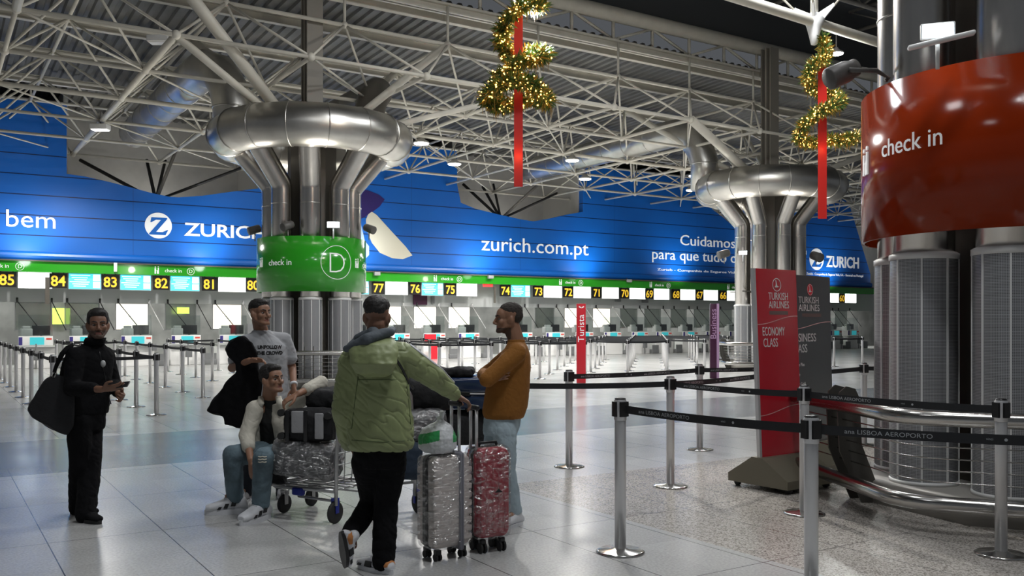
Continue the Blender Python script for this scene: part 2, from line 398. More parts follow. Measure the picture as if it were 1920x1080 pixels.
def organic(mb, name, m, parent, voxel=.006, smooth=6, disp=None, matfn=None, post=None):
    """union all closed shapes of mb into one continuous skin"""
    o0 = org_of(parent) if parent is not None else V((0,0,0))
    me = bpy.data.meshes.new('tmp'); me.from_pydata([tuple(p) for p in mb.v], [], mb.f)
    bm = bmesh.new(); bm.from_mesh(me); bmesh.ops.recalc_face_normals(bm, faces=bm.faces); bm.to_mesh(me); bm.free()
    t = bpy.data.objects.new('tmp', me); C.objects.link(t)
    r = t.modifiers.new('r', 'REMESH'); r.mode = 'VOXEL'; r.voxel_size = voxel; r.use_smooth_shade = True
    if smooth: sm = t.modifiers.new('s', 'SMOOTH'); sm.iterations = smooth; sm.factor = .5
    dg = bpy.context.evaluated_depsgraph_get(); ev = t.evaluated_get(dg)
    nm = bpy.data.meshes.new_from_object(ev); bpy.data.objects.remove(t)
    nm.name = name
    if post:
        for v in nm.vertices: v.co = post(v.co)
    if disp:
        nrm = [v.normal.copy() for v in nm.vertices]
        for v, n in zip(nm.vertices, nrm): v.co = v.co + n*disp(v.co, n)
    ms = m if isinstance(m, (list, tuple)) else [m]
    nm.materials.clear()
    for x in ms: nm.materials.append(x)
    if matfn:
        for p in nm.polygons: p.material_index = matfn(p.center)
    for v in nm.vertices: v.co = v.co - o0
    nm.polygons.foreach_set('use_smooth', [True]*len(nm.polygons)); nm.update()
    o = bpy.data.objects.new(name, nm); C.objects.link(o)
    if parent is not None: o.parent = parent
    return o
def text_mb(txt, size, fn, depth=.01, align='CENTER', bold=0, maxlen=None, sx=1.0, spacing=1.0, mb=None, mi=0):
    """lettering; fn(x, y, d) maps letter plane to the place, d = height above the surface"""
    c = bpy.data.curves.new('t', 'FONT'); c.body = txt; c.size = size; c.extrude = .5; c.align_x = align; c.offset = bold
    c.resolution_u = 3; c.space_character = spacing; c.space_line = .95
    o = bpy.data.objects.new('t', c); me = o.to_mesh(); mb = mb or MB()
    vs_ = [fn(v.co.x*sx, v.co.y, depth if v.co.z > 0 else .0005) for v in me.vertices]
    mb.add(vs_, [list(p.vertices) for p in me.polygons], mi, False)
    o.to_mesh_clear(); bpy.data.objects.remove(o); bpy.data.curves.remove(c)
    return mb
def plane_fn(o, ex, ey, n):
    o, ex, ey, n = V(o), V(ex), V(ey), V(n)
    return lambda x, y, d: o + ex*x + ey*y + n*d
def circle_poly(cx, cy, r, seg=28, a0=0, a1=2*PI): return [(cx+r*math.cos(a0+(a1-a0)*i/seg), cy+r*math.sin(a0+(a1-a0)*i/seg)) for i in range(seg if a1-a0 > 6.2 else seg+1)]
def ring_mb(mb, cx, cy, r, wd, fn, d, seg=40, mi=0, sy=1):
    for i in range(seg):
        a, b = 2*PI*i/seg, 2*PI*(i+1)/seg
        pl = [(cx+(r-wd)*math.cos(a), cy+sy*(r-wd)*math.sin(a)), (cx+r*math.cos(a), cy+sy*r*math.sin(a)), (cx+r*math.cos(b), cy+sy*r*math.sin(b)), (cx+(r-wd)*math.cos(b), cy+sy*(r-wd)*math.sin(b))]
        mb.prism(pl, fn, .0005, d, mi)
    return mb
# ------------------------------------------------------------------ floor and roof shell
def set_uv(o, fn):
    me = o.data; l = me.uv_layers.new(name='UVMap'); off = o.location if o.parent is None else org_of(o.parent)
    for p in me.polygons:
        for li in p.loop_indices: l.data[li].uv = fn(XI(me.vertices[me.loops[li].vertex_index].co + off), p)
fl = MB(); fl.add([G(-26,-7), G(57,-7), G(57,38), G(-26,38)], [(0,1,2,3)], 0, False)
fl.add([G(-26,-7,-.2), G(57,-7,-.2), G(57,38,-.2), G(-26,38,-.2)], [(3,2,1,0)], 0, False)
tag(fl.build('floor', M['floor'], recalc=False), kind='structure')
FAR[0] = 1
QC = COLS[0].dot(D2); QW = W0.dot(D2); TS = W0.dot(D1)
# low corrugated deck between the column line and the wall
def deck_mesh(s0, s1, q0, z0, q1, z1, pitch, h, m, name):
    mb = MB(); n = int((s1-s0)/pitch); prof = []
    for i in range(n):
        s = s0+i*pitch
        prof += [(s, 0), (s+pitch*.42, 0), (s+pitch*.55, h), (s+pitch*.87, h)]
    vs_ = [G(s, q0, z0+h_) for s, h_ in prof] + [G(s, q1, z1+h_) for s, h_ in prof]; k = len(prof)
    mb.add(vs_, [(i, i+1, k+i+1, k+i) for i in range(k-1)], 0, False)
    return tag(mb.build(name, m, recalc=False), kind='structure')
deck_mesh(-22, 48, QC-.2, 8.66, QW+2.8, 8.2, .27, .06, M['deck'], 'ceiling')
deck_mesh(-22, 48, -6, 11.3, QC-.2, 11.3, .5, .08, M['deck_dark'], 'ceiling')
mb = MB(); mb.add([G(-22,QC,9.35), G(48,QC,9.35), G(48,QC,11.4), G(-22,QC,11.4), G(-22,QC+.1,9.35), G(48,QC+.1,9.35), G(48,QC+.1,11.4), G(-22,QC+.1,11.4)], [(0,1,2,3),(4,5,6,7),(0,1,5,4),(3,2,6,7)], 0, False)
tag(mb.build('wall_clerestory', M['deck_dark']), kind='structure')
# grey rear wall behind the blue front
def wbox(mb, t0, t1, d0, d1, z0, z1, mi=0):
    c = [W(t, d, z) for z in (z0, z1) for t, d in ((t0,d0),(t1,d0),(t1,d1),(t0,d1))]
    return mb.add(c, [(0,1,2,3),(4,5,6,7),(0,1,5,4),(1,2,6,5),(2,3,7,6),(3,0,4,7)], mi, False)
tag(wbox(MB(), -9, 46, 2.7, 2.9, 3.06, 8.6).build('wall_back', M['grey_wall']), kind='structure')
tag(wbox(MB(), -9, 46, 2.7, 2.9, ZG, 3.05).build('wall_service', M['service_wall']), kind='structure')
# blue panelled front with its cut-outs
outline = [(-9, 7.85)]
def P(px, py): outline.append(wall_tz(px, py))
t125 = wall_t(125); t495 = 3.94; t857 = wall_t(857); t1093 = wall_t(1093); t1333 = wall_t(1333); t1480 = t1333+5.75
outline.append((t125, 7.85))
for p in ((125,326),(160,331),(200,340),(240,350),(285,362),(318,369),(335,370),(380,367),(430,360),(494,352)): P(*p)
outline += [(t495, 7.85), (t857, 7.85)]
for p in ((857,345),(864,380),(890,391),(930,401),(975,411),(1000,415),(1030,410),(1060,403),(1093,397)): P(*p)
outline += [(t1093, 7.85), (t1333, 7.85)]
for p in ((1335,392),(1355,407),(1375,424),(1400,425),(1430,422),(1455,416)): P(*p)
outline += [(t1480, wall_tz(1455,416)[1]), (t1480, 7.85), (wall_t(1585), 7.6), (wall_t(1595), 7.2), (wall_t(1632), 4.0), (wall_t(1632), 3.3), (-9, 3.3)]
bw = MB().prism(outline, lambda x, y, d: W(x, d, y), 0, .25).build('wall_front', M['blue'])
set_uv(bw, lambda co, p: ((co-W0).dot(D1), co.z)); tag(bw, kind='structure')
TEND = wall_t(1632)
lip = MB()
for k in range(6):
    a0, a1 = k*PI/6, (k+1)*PI/6
    lip.add([W(t, -.12*math.sin(a), 3.42-.13*math.cos(a)) for t in (-9, TEND) for a in (a0, a1)], [(0,2,3,1)], 0, True)
o = lip.build('trim_1', M['blue'], recalc=False); set_uv(o, lambda co, p: (1, 4.2)); tag(o, kind='structure')
gr = MB(); wbox(gr, -9, TEND+.6, -.18, .3, 2.96, 3.26); o = gr.build('trim_2', M['green']); tag(o, kind='structure')
wbox(gr2 := MB(), -9, TEND+.6, -.26, .3, 3.255, 3.29); tag(gr2.build('trim_3', M['core']), kind='structure')
fa = MB(); wbox(fa, -9, 44, .5, .6, 2.12, 2.97); wbox(fa, -9, 44, .3, 2.7, 2.97, 3.05); tag(fa.build('wall_fascia', M['fascia']), kind='structure')
ch = MB()
for t0 in (t125, t495, t857, t1093, t1333, t1480): wbox(ch, t0-.06, t0+.06, .25, 2.7, 4.2, 8.3)
tag(ch.build('wall_recess', M['recess']), kind='structure')
# writing on the blue front
def wfn(px, py, dd=0):
    t, z = wall_tz(px, py); return lambda x, y, d: W(t+x, -d-dd, z+y)
def zurich_disc(px, py, r, nm='logo'):
    mb = MB(); f = wfn(px, py); mb.prism(circle_poly(0, 0, r, 40), f, 0, .012)
    d2 = .016
    g = lambda x, y, d: f(x, y, d)
    mb.prism([(-.52*r,.62*r),(.62*r,.62*r),(.66*r,.56*r),(-.18*r,-.50*r),(.30*r,-.50*r),(.60*r,-.34*r),(.72*r,-.30*r),(.52*r,-.72*r),(-.66*r,-.72*r),(-.70*r,-.66*r),(.18*r,.44*r),(-.18*r,.44*r),(-.50*r,.24*r),(-.60*r,.24*r)], g, .012, .02, 1)
    return mb.build(nm, [M['white_text'], M['blue']], bw)
def wtext(txt, px0, px1, py, h, nm='lettering', bold=.0, font_scale=1.38):
    t0, z = wall_tz(px0, py); t1 = wall_t(px1)
    fn = lambda x, y, d: W(t0+x, -d, z+y)
    probe = text_mb(txt, h*font_scale, fn, .02, 'LEFT', bold)
    wd = max((p-W(t0)).dot(D1) for p in probe.v)
    text = text_mb(txt, h*font_scale, fn, .02, 'LEFT', bold, sx=(t1-t0)/wd)
    return text.build(nm, M['white_text'], bw)
o = zurich_disc(297, 423, .39); set_uv(o, lambda co, p: (1, 4.2))
wtext('ZURICH', 346, 497, 441, .40, bold=.01)
wtext('bem', 8, 104, 424, .50)
wtext('zurich.com.pt', 902, 1103, 469, .56)
wtext('Cuidamos', 1274, 1378, 459, .46)
wtext('para que tudo corra bem', 1221, 1462, 485, .46)
wtext('Zurich - Companhia de Seguros Vida, S.A.', 1232, 1400, 507, .10)
o = zurich_disc(1531, 486, .52); set_uv(o, lambda co, p: (1, 4.2))
wtext('ZURICH', 1549, 1610, 500, .55, bold=.015)
wtext('Zurich - Companhia de Seguros Vida, S.A. - Sucursal em Portugal', 1512, 1618, 515, .12)
# purple petal and cream petal of the picture on the front, right of the column
f0 = lambda x, y, d: W(x, -d, y)
pts = [wall_tz(*p) for p in ((655,352),(690,357),(710,365),(721,374),(712,387),(700,396),(682,408),(655,420))]
MB().prism(pts, f0, 0, .012).build('emblem', mat('violet_print', (.03,.015,.14), .4), bw)
pts = [wall_tz(*p) for p in ((697,397),(706,403),(735,435),(760,462),(773,479),(755,486),(735,484),(712,474),(697,455),(687,430),(686,412),(690,402))]
MB().prism(pts, f0, 0, .014).build('emblem', mat('cream_print', (.72,.69,.56), .5), bw)
pts = [wall_tz(*p) for p in ((672,400),(684,452),(692,462),(692,478),(684,486),(672,488))]
MB().prism(pts, f0, 0, .010).build('emblem', mat('pale_blue_print', (.45,.60,.80), .5), bw)
def desk_icon(mb, fn, k=1.0, mi=0):
    "two figures at a check-in counter"
    mb.prism([(x*k, y*k) for x, y in circle_poly(-.10, .20, .035, 12)], fn, .0005, .012, mi)
    mb.prism([(-.14*k,-.2*k),(-.14*k,.13*k),(-.06*k,.13*k),(-.06*k,.0*k),(-.02*k,-.02*k),(-.06*k,-.04*k),(-.06*k,-.2*k)], fn, .0005, .012, mi)
    mb.prism([(.0,-.2*k),(.0,-.01*k),(.045*k,.03*k),(.045*k,.16*k),(.10*k,.16*k),(.10*k,-.2*k)], fn, .0005, .012, mi)
    mb.prism([(x*k, y*k) for x, y in circle_poly(.07, .22, .035, 12)], fn, .0005, .012, mi)
    return mb
for i, px in enumerate((292, 812, 1046, 1215, -40, 1360)):
    t, z = wall_tz(px, 0); z = 3.1; fn = lambda x, y, d, t=t: W(t+x, -.18-d, z+y)
    mb = desk_icon(MB(), fn, .5)
    f2 = lambda x, y, d, t=t: W(t+.22+x, -.18-d, z-.045+y)
    text_mb('check in', .15, f2, .01, 'LEFT', mb=mb)
    f3 = lambda x, y, d, t=t: W(t+.98+x, -.18-d, z+y)
    ring_mb(mb, 0, 0, .11, .012, f3, .01, 24); text_mb('D', .15, lambda x, y, d: f3(x, y-.05, d), .01, mb=mb)
    mb.build('lettering', M['white_text'], o if False else bw)

# ------------------------------------------------------------------ roof truss (double-layer space frame)
P1, P2 = 2.43, 2.66; N0 = V((-5.81, 15.68, 0)); ZL, ZU = 6.52, 7.7
def LN(i, j): return N0+D1*(P1*i)+D2*(P2*j)+UP*ZL
def UN(i, j): return N0+D1*(P1*i)+D2*(P2*j)+UP*ZU
truss = thing('roof_truss', G(-5, 20, ZL), 'cream white tubular space frame spanning under the corrugated roof deck', 'truss')
I0, I1 = -5, 21
web = []
for j in range(0, 6):
    r = .055 if j in (2,) else .040
    MB().tube(LN(I0, j), LN(I1, j), r, seg=8).build('bottom_chord', M['truss'], truss)
for i in range(I0, I1+1):
    m = MB().tube(LN(i, 0), LN(i, 5), .042 if i != 0 else .065, seg=8)
    for j in range(6): m.ell(LN(i, j), .085, su=10, sv=6)
    if i == -1: m.tube(LN(i, 0), LN(i, -1.6)+UP*.1, .075, seg=8)
    m.build('cross_chord', M['truss'], truss)
for j in range(0, 5):
    MB().tube(UN(I0+.5, j+.5), UN(I1-.5, j+.5), .042, seg=8).build('top_chord', M['truss'], truss)
for i in range(I0, I1):
    m = MB().tube(UN(i+.5, .5), UN(i+.5, 4.5), .038, seg=8)
    for j in range(5): m.ell(UN(i+.5, j+.5), .075, su=10, sv=6)
    m.build('cross_chord', M['truss'], truss)
for i in range(I0, I1):
    for j in range(5):
        u = UN(i+.5, j+.5)
        for a in (0, 1):
            for b in (0, 1): web.append((u, LN(i+a, j+b), .027))
        if j in (0, 4): web.append((u, u+UP*.85, .03))
        if (i+j) % 2: web.append((LN(i, j), LN(i+1, j+1), .022))
def pxlen(a):
    p, q = a[0], a[1]
    x0, y0 = 960+FPX*p.x/p.y, HOR-FPX*(p.z-EYE)/p.y; x1, y1 = 960+FPX*q.x/q.y, HOR-FPX*(q.z-EYE)/q.y
    if max(x0,x1) < 0 or min(x0,x1) > 1640 or max(y0,y1) < 0: return 0
    return math.hypot(x1-x0, y1-y0)*a[2]/p.y
web.sort(key=pxlen, reverse=True)
for a in web[:90]: MB().tube(a[0], a[1], a[2], seg=7).build('web_strut', M['truss'], truss)
m = MB()
for a in web[90:]: m.tube(a[0], a[1], a[2], seg=6)
tag(m.build('web_lattice', M['truss'], truss), kind='stuff')
# lower deck purlins
for k, q in enumerate((QC+.3, QC+2.2, QC+4.6, QC+7.0, QC+9.4)):
    z = 8.6-(q-QC)*.047; m = MB()
    a, b = G(-18, q, z), G(46, q, z); L_ = (b-a).length; c = (a+b)/2
    m.box(c-UP*.09, (L_, .03, .18), ANG); m.box(c-UP*.005, (L_, .14, .02), ANG); m.box(c-UP*.18, (L_, .14, .02), ANG)
    tag(m.build('roof_purlin', M['truss']), ['light I-section steel purlin under the deck just behind the tall girder',
        'light I-section steel purlin under the deck, second from the tall girder', 'light I-section steel purlin under the deck, third from the tall girder',
        'light I-section steel purlin under the deck, second from the blue wall', 'light I-section steel purlin under the deck nearest the blue wall'][k], 'beam', 'deck purlins')
# girder over the column line
g = thing('roof_girder', G(10, QC, 8.7), 'deep cream steel girder over the row of ducted columns', 'girder')
MB().tube(G(-18, QC-.15, 9.3), G(46, QC-.15, 9.3), .19, seg=14).build('top_chord', M['truss'], g)
m = MB(); c = G(14, QC-.15, 8.62); m.box(c, (64, .22, .05), ANG).box(c-UP*.16, (64, .22, .04), ANG).box(c-UP*.08, (64, .04, .2), ANG); m.build('bottom_chord', M['truss'], g)
m = MB(); s = -18
k = 0
while s < 46:
    m.tube(G(s, QC-.15, 8.66), G(s, QC-.15, 9.2), .045, seg=6)
    m.tube(G(s, QC-.15, 8.66 if k % 2 else 9.15), G(s+1.3, QC-.15, 9.15 if k % 2 else 8.66), .04, seg=6); s += 1.3; k += 1
m.build('lattice', M['truss'], g)
# members of the high roof
hr = thing('high_roof_frame', G(8, 10, 10.5), 'dim steel trusses under the dark upper roof', 'truss')
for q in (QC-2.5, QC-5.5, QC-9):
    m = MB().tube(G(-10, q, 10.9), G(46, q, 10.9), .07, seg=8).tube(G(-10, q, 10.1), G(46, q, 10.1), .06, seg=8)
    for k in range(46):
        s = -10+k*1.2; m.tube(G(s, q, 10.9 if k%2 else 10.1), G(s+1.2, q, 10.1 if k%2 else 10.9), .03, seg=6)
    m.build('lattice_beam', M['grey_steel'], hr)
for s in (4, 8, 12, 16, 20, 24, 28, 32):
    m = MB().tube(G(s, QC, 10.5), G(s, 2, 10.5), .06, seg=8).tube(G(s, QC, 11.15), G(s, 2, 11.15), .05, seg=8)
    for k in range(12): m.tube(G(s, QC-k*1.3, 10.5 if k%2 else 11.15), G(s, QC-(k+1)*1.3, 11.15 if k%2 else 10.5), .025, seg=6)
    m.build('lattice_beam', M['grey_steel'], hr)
FAR[0] = 0
# cream chord with cast nodes, from which the garlands hang
G1 = V((.106, 15.0, 0)); G2 = V((6.55, 19.65, 0)); ZN = 8.05
hc = thing('hanger_truss', G2+UP*ZN, 'thick cream tube with cast white star nodes carrying the garlands', 'truss')
dg = (G2-G1).normalized()
MB().tube(G1-dg*9+UP*ZN, G2+dg*16+UP*ZN, .11, seg=14).build('chord', M['truss'], hc)
for gp in (G1, G2):
    m = MB().lathe([(.02,-.5),(.07,-.48),(.11,-.3),(.16,-.1),(.22,.05),(.16,.16),(.08,.2)], gp+UP*ZN, 16)
    for a in range(4):
        d = Matrix.Rotation(a*PI/2+.6, 3, 'Z') @ D1
        m.prism([(0,-.32),(.12,-.05),(.42,.3),(.40,.36),(0,.14)], lambda x, y, dd, d=d: gp+UP*ZN+d*x+UP*y+d.cross(UP)*dd, -.03, .03)
    m.build('cast_node', M['white'], hc)
    m = MB().tube(gp+UP*(ZN+.1), gp+UP*11.2, .085, seg=12)
    for a in range(4):
        d = Matrix.Rotation(a*PI/2+.6, 3, 'Z') @ D1; m.tube(gp+UP*(ZN+.3)+d*.4, gp+UP*10.9+d*2.6, .025, seg=6)
    m.build('hanger_rod', M['truss'], hc)

# ------------------------------------------------------------------ ducted columns
FAR[0] = 1
PA = ANG+PI/8
def pol(c, r, a, z): return c+V((r*math.cos(a), r*math.sin(a), z))
def band_angle(c, px, R=1.1):
    best = None; cam_a = math.atan2(-c.y, -c.x)
    for i in range(-900, 901):
        a = cam_a+i*PI/1800; p = pol(c, R, a, 0); x = 960+FPX*p.x/p.y
        if best is None or abs(x-px) < best[0]: best = (abs(x-px), a, p)
    return best[1], best[2]
ZB, ZT = 2.15, 3.23
def column(c, label, band_mat, detail):
    r = thing('ducted_column', c, label, 'column')
    m = MB().lathe([(.5,ZG),(.5,5.4)], c, 8); m.sm = [False]*len(m.sm)
    m.build('steel_core', M['core'], r)
    MB().lathe([(1.14,ZG),(1.14,.40),(1.12,.415)], c, 8).build('plinth', M['grey_steel'], r); m = MB()
    m.box(c+UP*7.25, (.34,.06,3.9), ANG); m.box(c+UP*7.25+D2*.16, (.34,.03,3.9), ANG); m.box(c+UP*7.25-D2*.16, (.34,.03,3.9), ANG)
    m.build('upper_post', M['upper_post'], r)
    for k in range(8):
        a = PA+k*PI/4
        pp = [(.8,.41),(.8,4.2),(.83,4.32),(1.35,4.95),(1.5,5.2)]
        p = MB().pipe([pol(c, x, a, z) for x, z in pp], .205, 20)
        for z in (3.9, 4.28): p.lathe([(.207,-.008),(.213,-.004),(.213,.004),(.207,.008)], pol(c, .8, a, z), 20)
        q = p.build('duct_pipe', M['steel'], r)
        if k in (0,4): pass
        sc = pol(c, .8, a, 0)
        s_ = MB(); prof = [(.222,.43),(.222,2.0)]; seg = 28
        s_.add([sc+V((rr*math.cos(2*PI*j/seg), rr*math.sin(2*PI*j/seg), z)) for rr, z in prof for j in range(seg)], [(j, (j+1)%seg, seg+(j+1)%seg, seg+j) for j in range(seg)])
        so = s_.build('grille_sleeve', M['grille'], q, recalc=False)
        def uvf(co, p, sc=sc):
            an = math.atan2(co.y-sc.y, co.x-sc.x); pcc = XI(p.center+org_of(r)); pc = math.atan2(pcc.y-sc.y, pcc.x-sc.x)
            while an-pc > PI: an -= 2*PI
            while an-pc < -PI: an += 2*PI
            return (an*.222+2, co.z)
        set_uv(so, uvf)
        tr = MB().lathe([(.220,1.99),(.232,1.99),(.232,2.03),(.215,2.04)], sc, 28).lathe([(.220,.415),(.232,.415),(.232,.44),(.220,.44)], sc, 28)
        for j in range(8):
            aa = j*PI/4+.3; tr.box(sc+V((.223*math.cos(aa), .223*math.sin(aa), 1.21)), (.012,.013,1.56), aa)
        tr.build('sleeve_trim', M['white'], q)
    # ring duct
    n = 16; pts = [pol(c, 1.66, ANG+(k+.5)*2*PI/n, 5.28) for k in range(n)]
    t = MB().pipe(pts, .42, 18, closed=True)
    for k in range(n):
        p = pts[k]; tg = V((-(p-c).y, (p-c).x, 0)).normalized(); t.tube(p-tg*.01, p+tg*.01, .431, seg=20)
    if True:
        for i in range(len(t.sm)): t.sm[i] = True
    rd = t.build('ring_duct', M['duct'], r)
    # elbow and duct run to the wall
    base = c+V((-1.75, .35, 5.3)); 
    pts = [base, base+UP*.75, base+V((-.12,.1,1.2)), base+V((-.35,.25,1.55)), base+V((-.75,.5,1.72))]
    e = pts[-1]; pts2 = [e+D2*(k*1.0) for k in range(1, 9)]
    t = MB().pipe(pts+pts2, .40, 18)
    for p in pts2: t.tube(p-D2*.012, p+D2*.012, .412, seg=20)
    t.tube(base+UP*.72, base+UP*.75, .412, seg=20)
    t.build('air_duct', M['duct'], r)
    if detail == 'D':
        base = c+V((.95, 1.35, 5.3)); MB().pipe([base, base+UP*.8, base+V((.05,.2,1.2)), base+V((.1,.7,1.5))]+[base+V((.1,.7,1.5))+D2*k for k in (1,2,3)], .34, 16).build('air_duct', M['core'], r)
    # tree struts to the roof
    for dx, dy, z, rr in ((-3.27,-2.3,7.35,.11), (-3.05,-1.6,6.52,.075), (2.97,-.68,7.7,.085), (3.0,2.0,7.65,.085), (-3,2.3,7.65,.085), (1.2,3.1,7.7,.06), (-1.1,3.0,7.7,.06), (4.3,-1.62,6.52,.06)):
        e = c+D1*dx+D2*dy+UP*z
        if detail != 'D' or z > 7.4:
            cand = [LN(i, j) for i in range(I0, I1+1) for j in range(6)] + [UN(i+.5, j+.5) for i in range(I0, I1) for j in range(5)]
            e2 = min(cand, key=lambda q_: (q_-e).length)
            if (e2-e).length < 1.7: e = e2
            elif detail == 'R': pass
        MB().tube(c+D1*math.copysign(.3, dx)+D2*(.1*math.copysign(1, dy))+UP*5.3, e, rr, seg=10).build('tree_strut', M['truss'], r)
    # sign band
    b = MB().lathe([(1.075,ZB),(1.1,ZB),(1.1,ZT),(1.075,ZT),(1.075,ZB)], c, 72)
    b.f = b.f[:-2]; b.mi = b.mi[:-2]; b.sm = b.sm[:-2]
    bo = b.build('sign_band', band_mat, r)
    m = MB()
    for k in range(8):
        a = PA+k*PI/4+PI/8; m.tube(pol(c, .5, a, ZB+.25), pol(c, 1.08, a, ZB+.25), .02, seg=6)
    m.build('band_bracket', M['core'], r)
    return r, bo
def bfn(c, a0, z0, R=1.1): return lambda x, y, d: pol(c, R+d, a0+x/R, z0+y)
c = COLS[0]
colD, bandD = column(c, 'ducted steel column with green check-in D sign band behind the group', M['green'], 'D')
a, p = band_angle(c, 632); zc = EYE+(HOR-492)*p.y/FPX
m = ring_mb(MB(), 0, 0, .335, .010, bfn(c, a, zc), .006, 48)
text_mb('D', .60, bfn(c, a, zc-.21), .006, mb=m, bold=-.014, sx=.95)
a1, p1 = band_angle(c, 504); a2, _ = band_angle(c, 547); zt = EYE+(HOR-498)*p1.y/FPX
text_mb('check in', .165, bfn(c, a1, zt), .006, 'LEFT', mb=m)
desk_icon(m, bfn(c, band_angle(c, 490.5)[0], zc+.0), .42); desk_icon(m, bfn(c, band_angle(c, 669)[0], zc), .42)
text_mb('check in', .165, bfn(c, band_angle(c, 669)[0]+.22, zt), .006, 'LEFT', mb=m)
m.build('lettering', M['white_text'], bandD)
c = COLS[1]
colB, bandB = column(c, 'ducted steel column behind the red and grey airline signs', M['green'], 'x')
bandB_m = bandB
c = COLS[2]
colR, bandR = column(c, 'big ducted steel column with rust orange check-in band at the right', M['orange'], 'R')
a1, p1 = band_angle(c, 1653); a2, p2 = band_angle(c, 1767); zt = EYE+(HOR-296)*p1.y/FPX
m = text_mb('check in', .175, bfn(c, a1, zt), .005, 'LEFT', sx=1.0)
wd = max(math.atan2(v.y-c.y, v.x-c.x) % (2*PI) for v in m.v)-(a1 % (2*PI))
m = text_mb('check in', .175, bfn(c, a1, zt), .005, 'LEFT', sx=(a2-a1)/wd)
a3, p3 = band_angle(c, 1625); desk_icon(m, bfn(c, a3, EYE+(HOR-305)*p3.y/FPX), .46)
m.build('lettering', M['white_text'], bandR)
# remove the band of the middle column: it carries none
bpy.data.objects.remove(bandB)

FAR[0] = 0
def guard_rail(c, a0, sides, label, plates):
    R = 1.9; r = thing('guard_rail', pol(c, R, a0+PI/3, 0), label, 'railing')
    vt = [pol(c, R, a0+k*PI/3, 0) for k in range(sides+1)]; pts = [vt[0]]
    for k in range(1, sides):
        p, a, b = vt[k], (vt[k-1]-vt[k]).normalized(), (vt[k+1]-vt[k]).normalized()
        for u in (0, .25, .5, .75, 1): pts.append((p+a*.28)*(1-u)**2+p*2*u*(1-u)+(p+b*.28)*u*u)
    pts.append(vt[-1])
    for z, nm in ((.845, 'top_rail'), (.22, 'lower_rail')):
        t = MB().pipe([p+UP*z for p in pts], .058, 16); t.ell(pts[0]+UP*z, .062).ell(pts[-1]+UP*z, .062)
        if z > .5: t.pipe([p+(c-p).normalized()*.16+UP*(z+.005) for p in pts], .03, 12)
        t.build(nm, M['rail'], r)
    for z in (.36, .45, .54, .63, .72):
        MB().pipe([p+(c-p).normalized()*(.03+.12*(1-(z-.3)/.5))+UP*z for p in pts], .0055, 6).build('rail_wire', M['rail'], r)
    for k, tt in plates:
        p = vt[k].lerp(vt[k+1], tt); al = (vt[k+1]-vt[k]).normalized(); out = al.cross(UP)
        if out.dot(p-c) < 0: out = -out
        for s_ in (-.10, .10):
            MB().prism([(-.42,0),(-.22,0),(-.02,.45),(.0,.83),(-.02,.95),(-.08,1.0),(-.16,.98),(-.20,.9),(-.22,.5)], lambda x, y, d: p+out*x+UP*y+al*d, s_-.009, s_+.009).build('bracket_plate', M['plate_dark'], r)
    return r
M['rail'] = mat('satin_steel_rail', (.50,.49,.47), .22, 1)
NC = [V((c_.x*KX, c_.y*KX, 0)) for c_ in COLS]
guard_rail(NC[2], math.radians(-203.6), 4, 'satin steel guard rail with taut wires around the orange-banded column', ((0,.40),(1,.72),(2,.6),(3,.6)))
guard_rail(NC[0], math.radians(10), 6, 'steel guard rail ringing the green-banded column', ((0,.5),(2,.5),(4,.5)))
guard_rail(NC[1], math.radians(30), 6, 'steel guard rail ringing the column behind the airline signs', ((0,.5),(2,.5),(4,.5)))
FAR[0] = 1
# small lamps and cameras standing on the bands and pipes
def spot_cam(p, aim, label, s=1.0, name='spotlight'):
    r = thing(name, p, label, 'spotlight'); d = (V(aim)-p).normalized(); q = d.to_track_quat('Z', 'Y').to_matrix().to_4x4(); m4 = Matrix.Translation(p+UP*.10*s) @ q
    MB().lathe([(.055*s,-.1*s),(.07*s,-.08*s),(.075*s,.12*s),(.065*s,.125*s)], (0,0,0), 20).build_t('lamp_body', M['housing_dark'], r, m4)
    MB().tube(p, p+UP*.09*s, .012*s).tube(p-V((0,0,.0)), p-V((p.x*.0,0,.12)), .012).build('mount', M['grey_steel'], r)
    return r
def build_t(self, name, m, parent, mtx):
    self.v = [mtx @ V(p) for p in self.v]; return self.build(name, m, parent)
MB.build_t = build_t
M['housing_dark'] = mat('dark_lamp_body', (.10,.095,.09), .45)
def flood(p, toward, label, s=1.0, wing=False):
    r = thing('floodlight', p, label, 'floodlight'); d = V(toward).normalized(); x = d.cross(UP).normalized(); 
    R = Matrix((x, UP, -d)).transposed().to_4x4(); m4 = Matrix.Translation(p+UP*.13*s) @ R
    MB().rbox((0,0,0), (.26*s,.13*s,.05*s), .012*s).build_t('lamp_body', M['white'], r, m4)
    MB().box((0,0,-.027*s), (.22*s,.10*s,.006)).build_t('lens', M['lamp_cool'], r, m4)
    MB().tube(p-UP*.14, p+UP*.08*s, .016*s).build('mount', M['white'], r)
    if wing:
        MB().rbox((0,-.10*s,-.10*s), (.50*s,.035*s,.10*s), .015*s, mtx=Matrix.Rotation(-.16, 4, 'Z')).build_t('reflector_wing', M['white'], r, m4)
    return r
c = COLS[2]
p = S(1758, 88, 5.75); flood(p, V((-.35,-1,-.1)), 'white LED floodlight with a curved wing on top of the orange band', .78, True)
light('SPOT', 'floodlight_beam', p+V((-.05,-.16,.16)), 25, (.75,.9,1), .05, p+V((-1.5,-4,0)), spot=2.4)
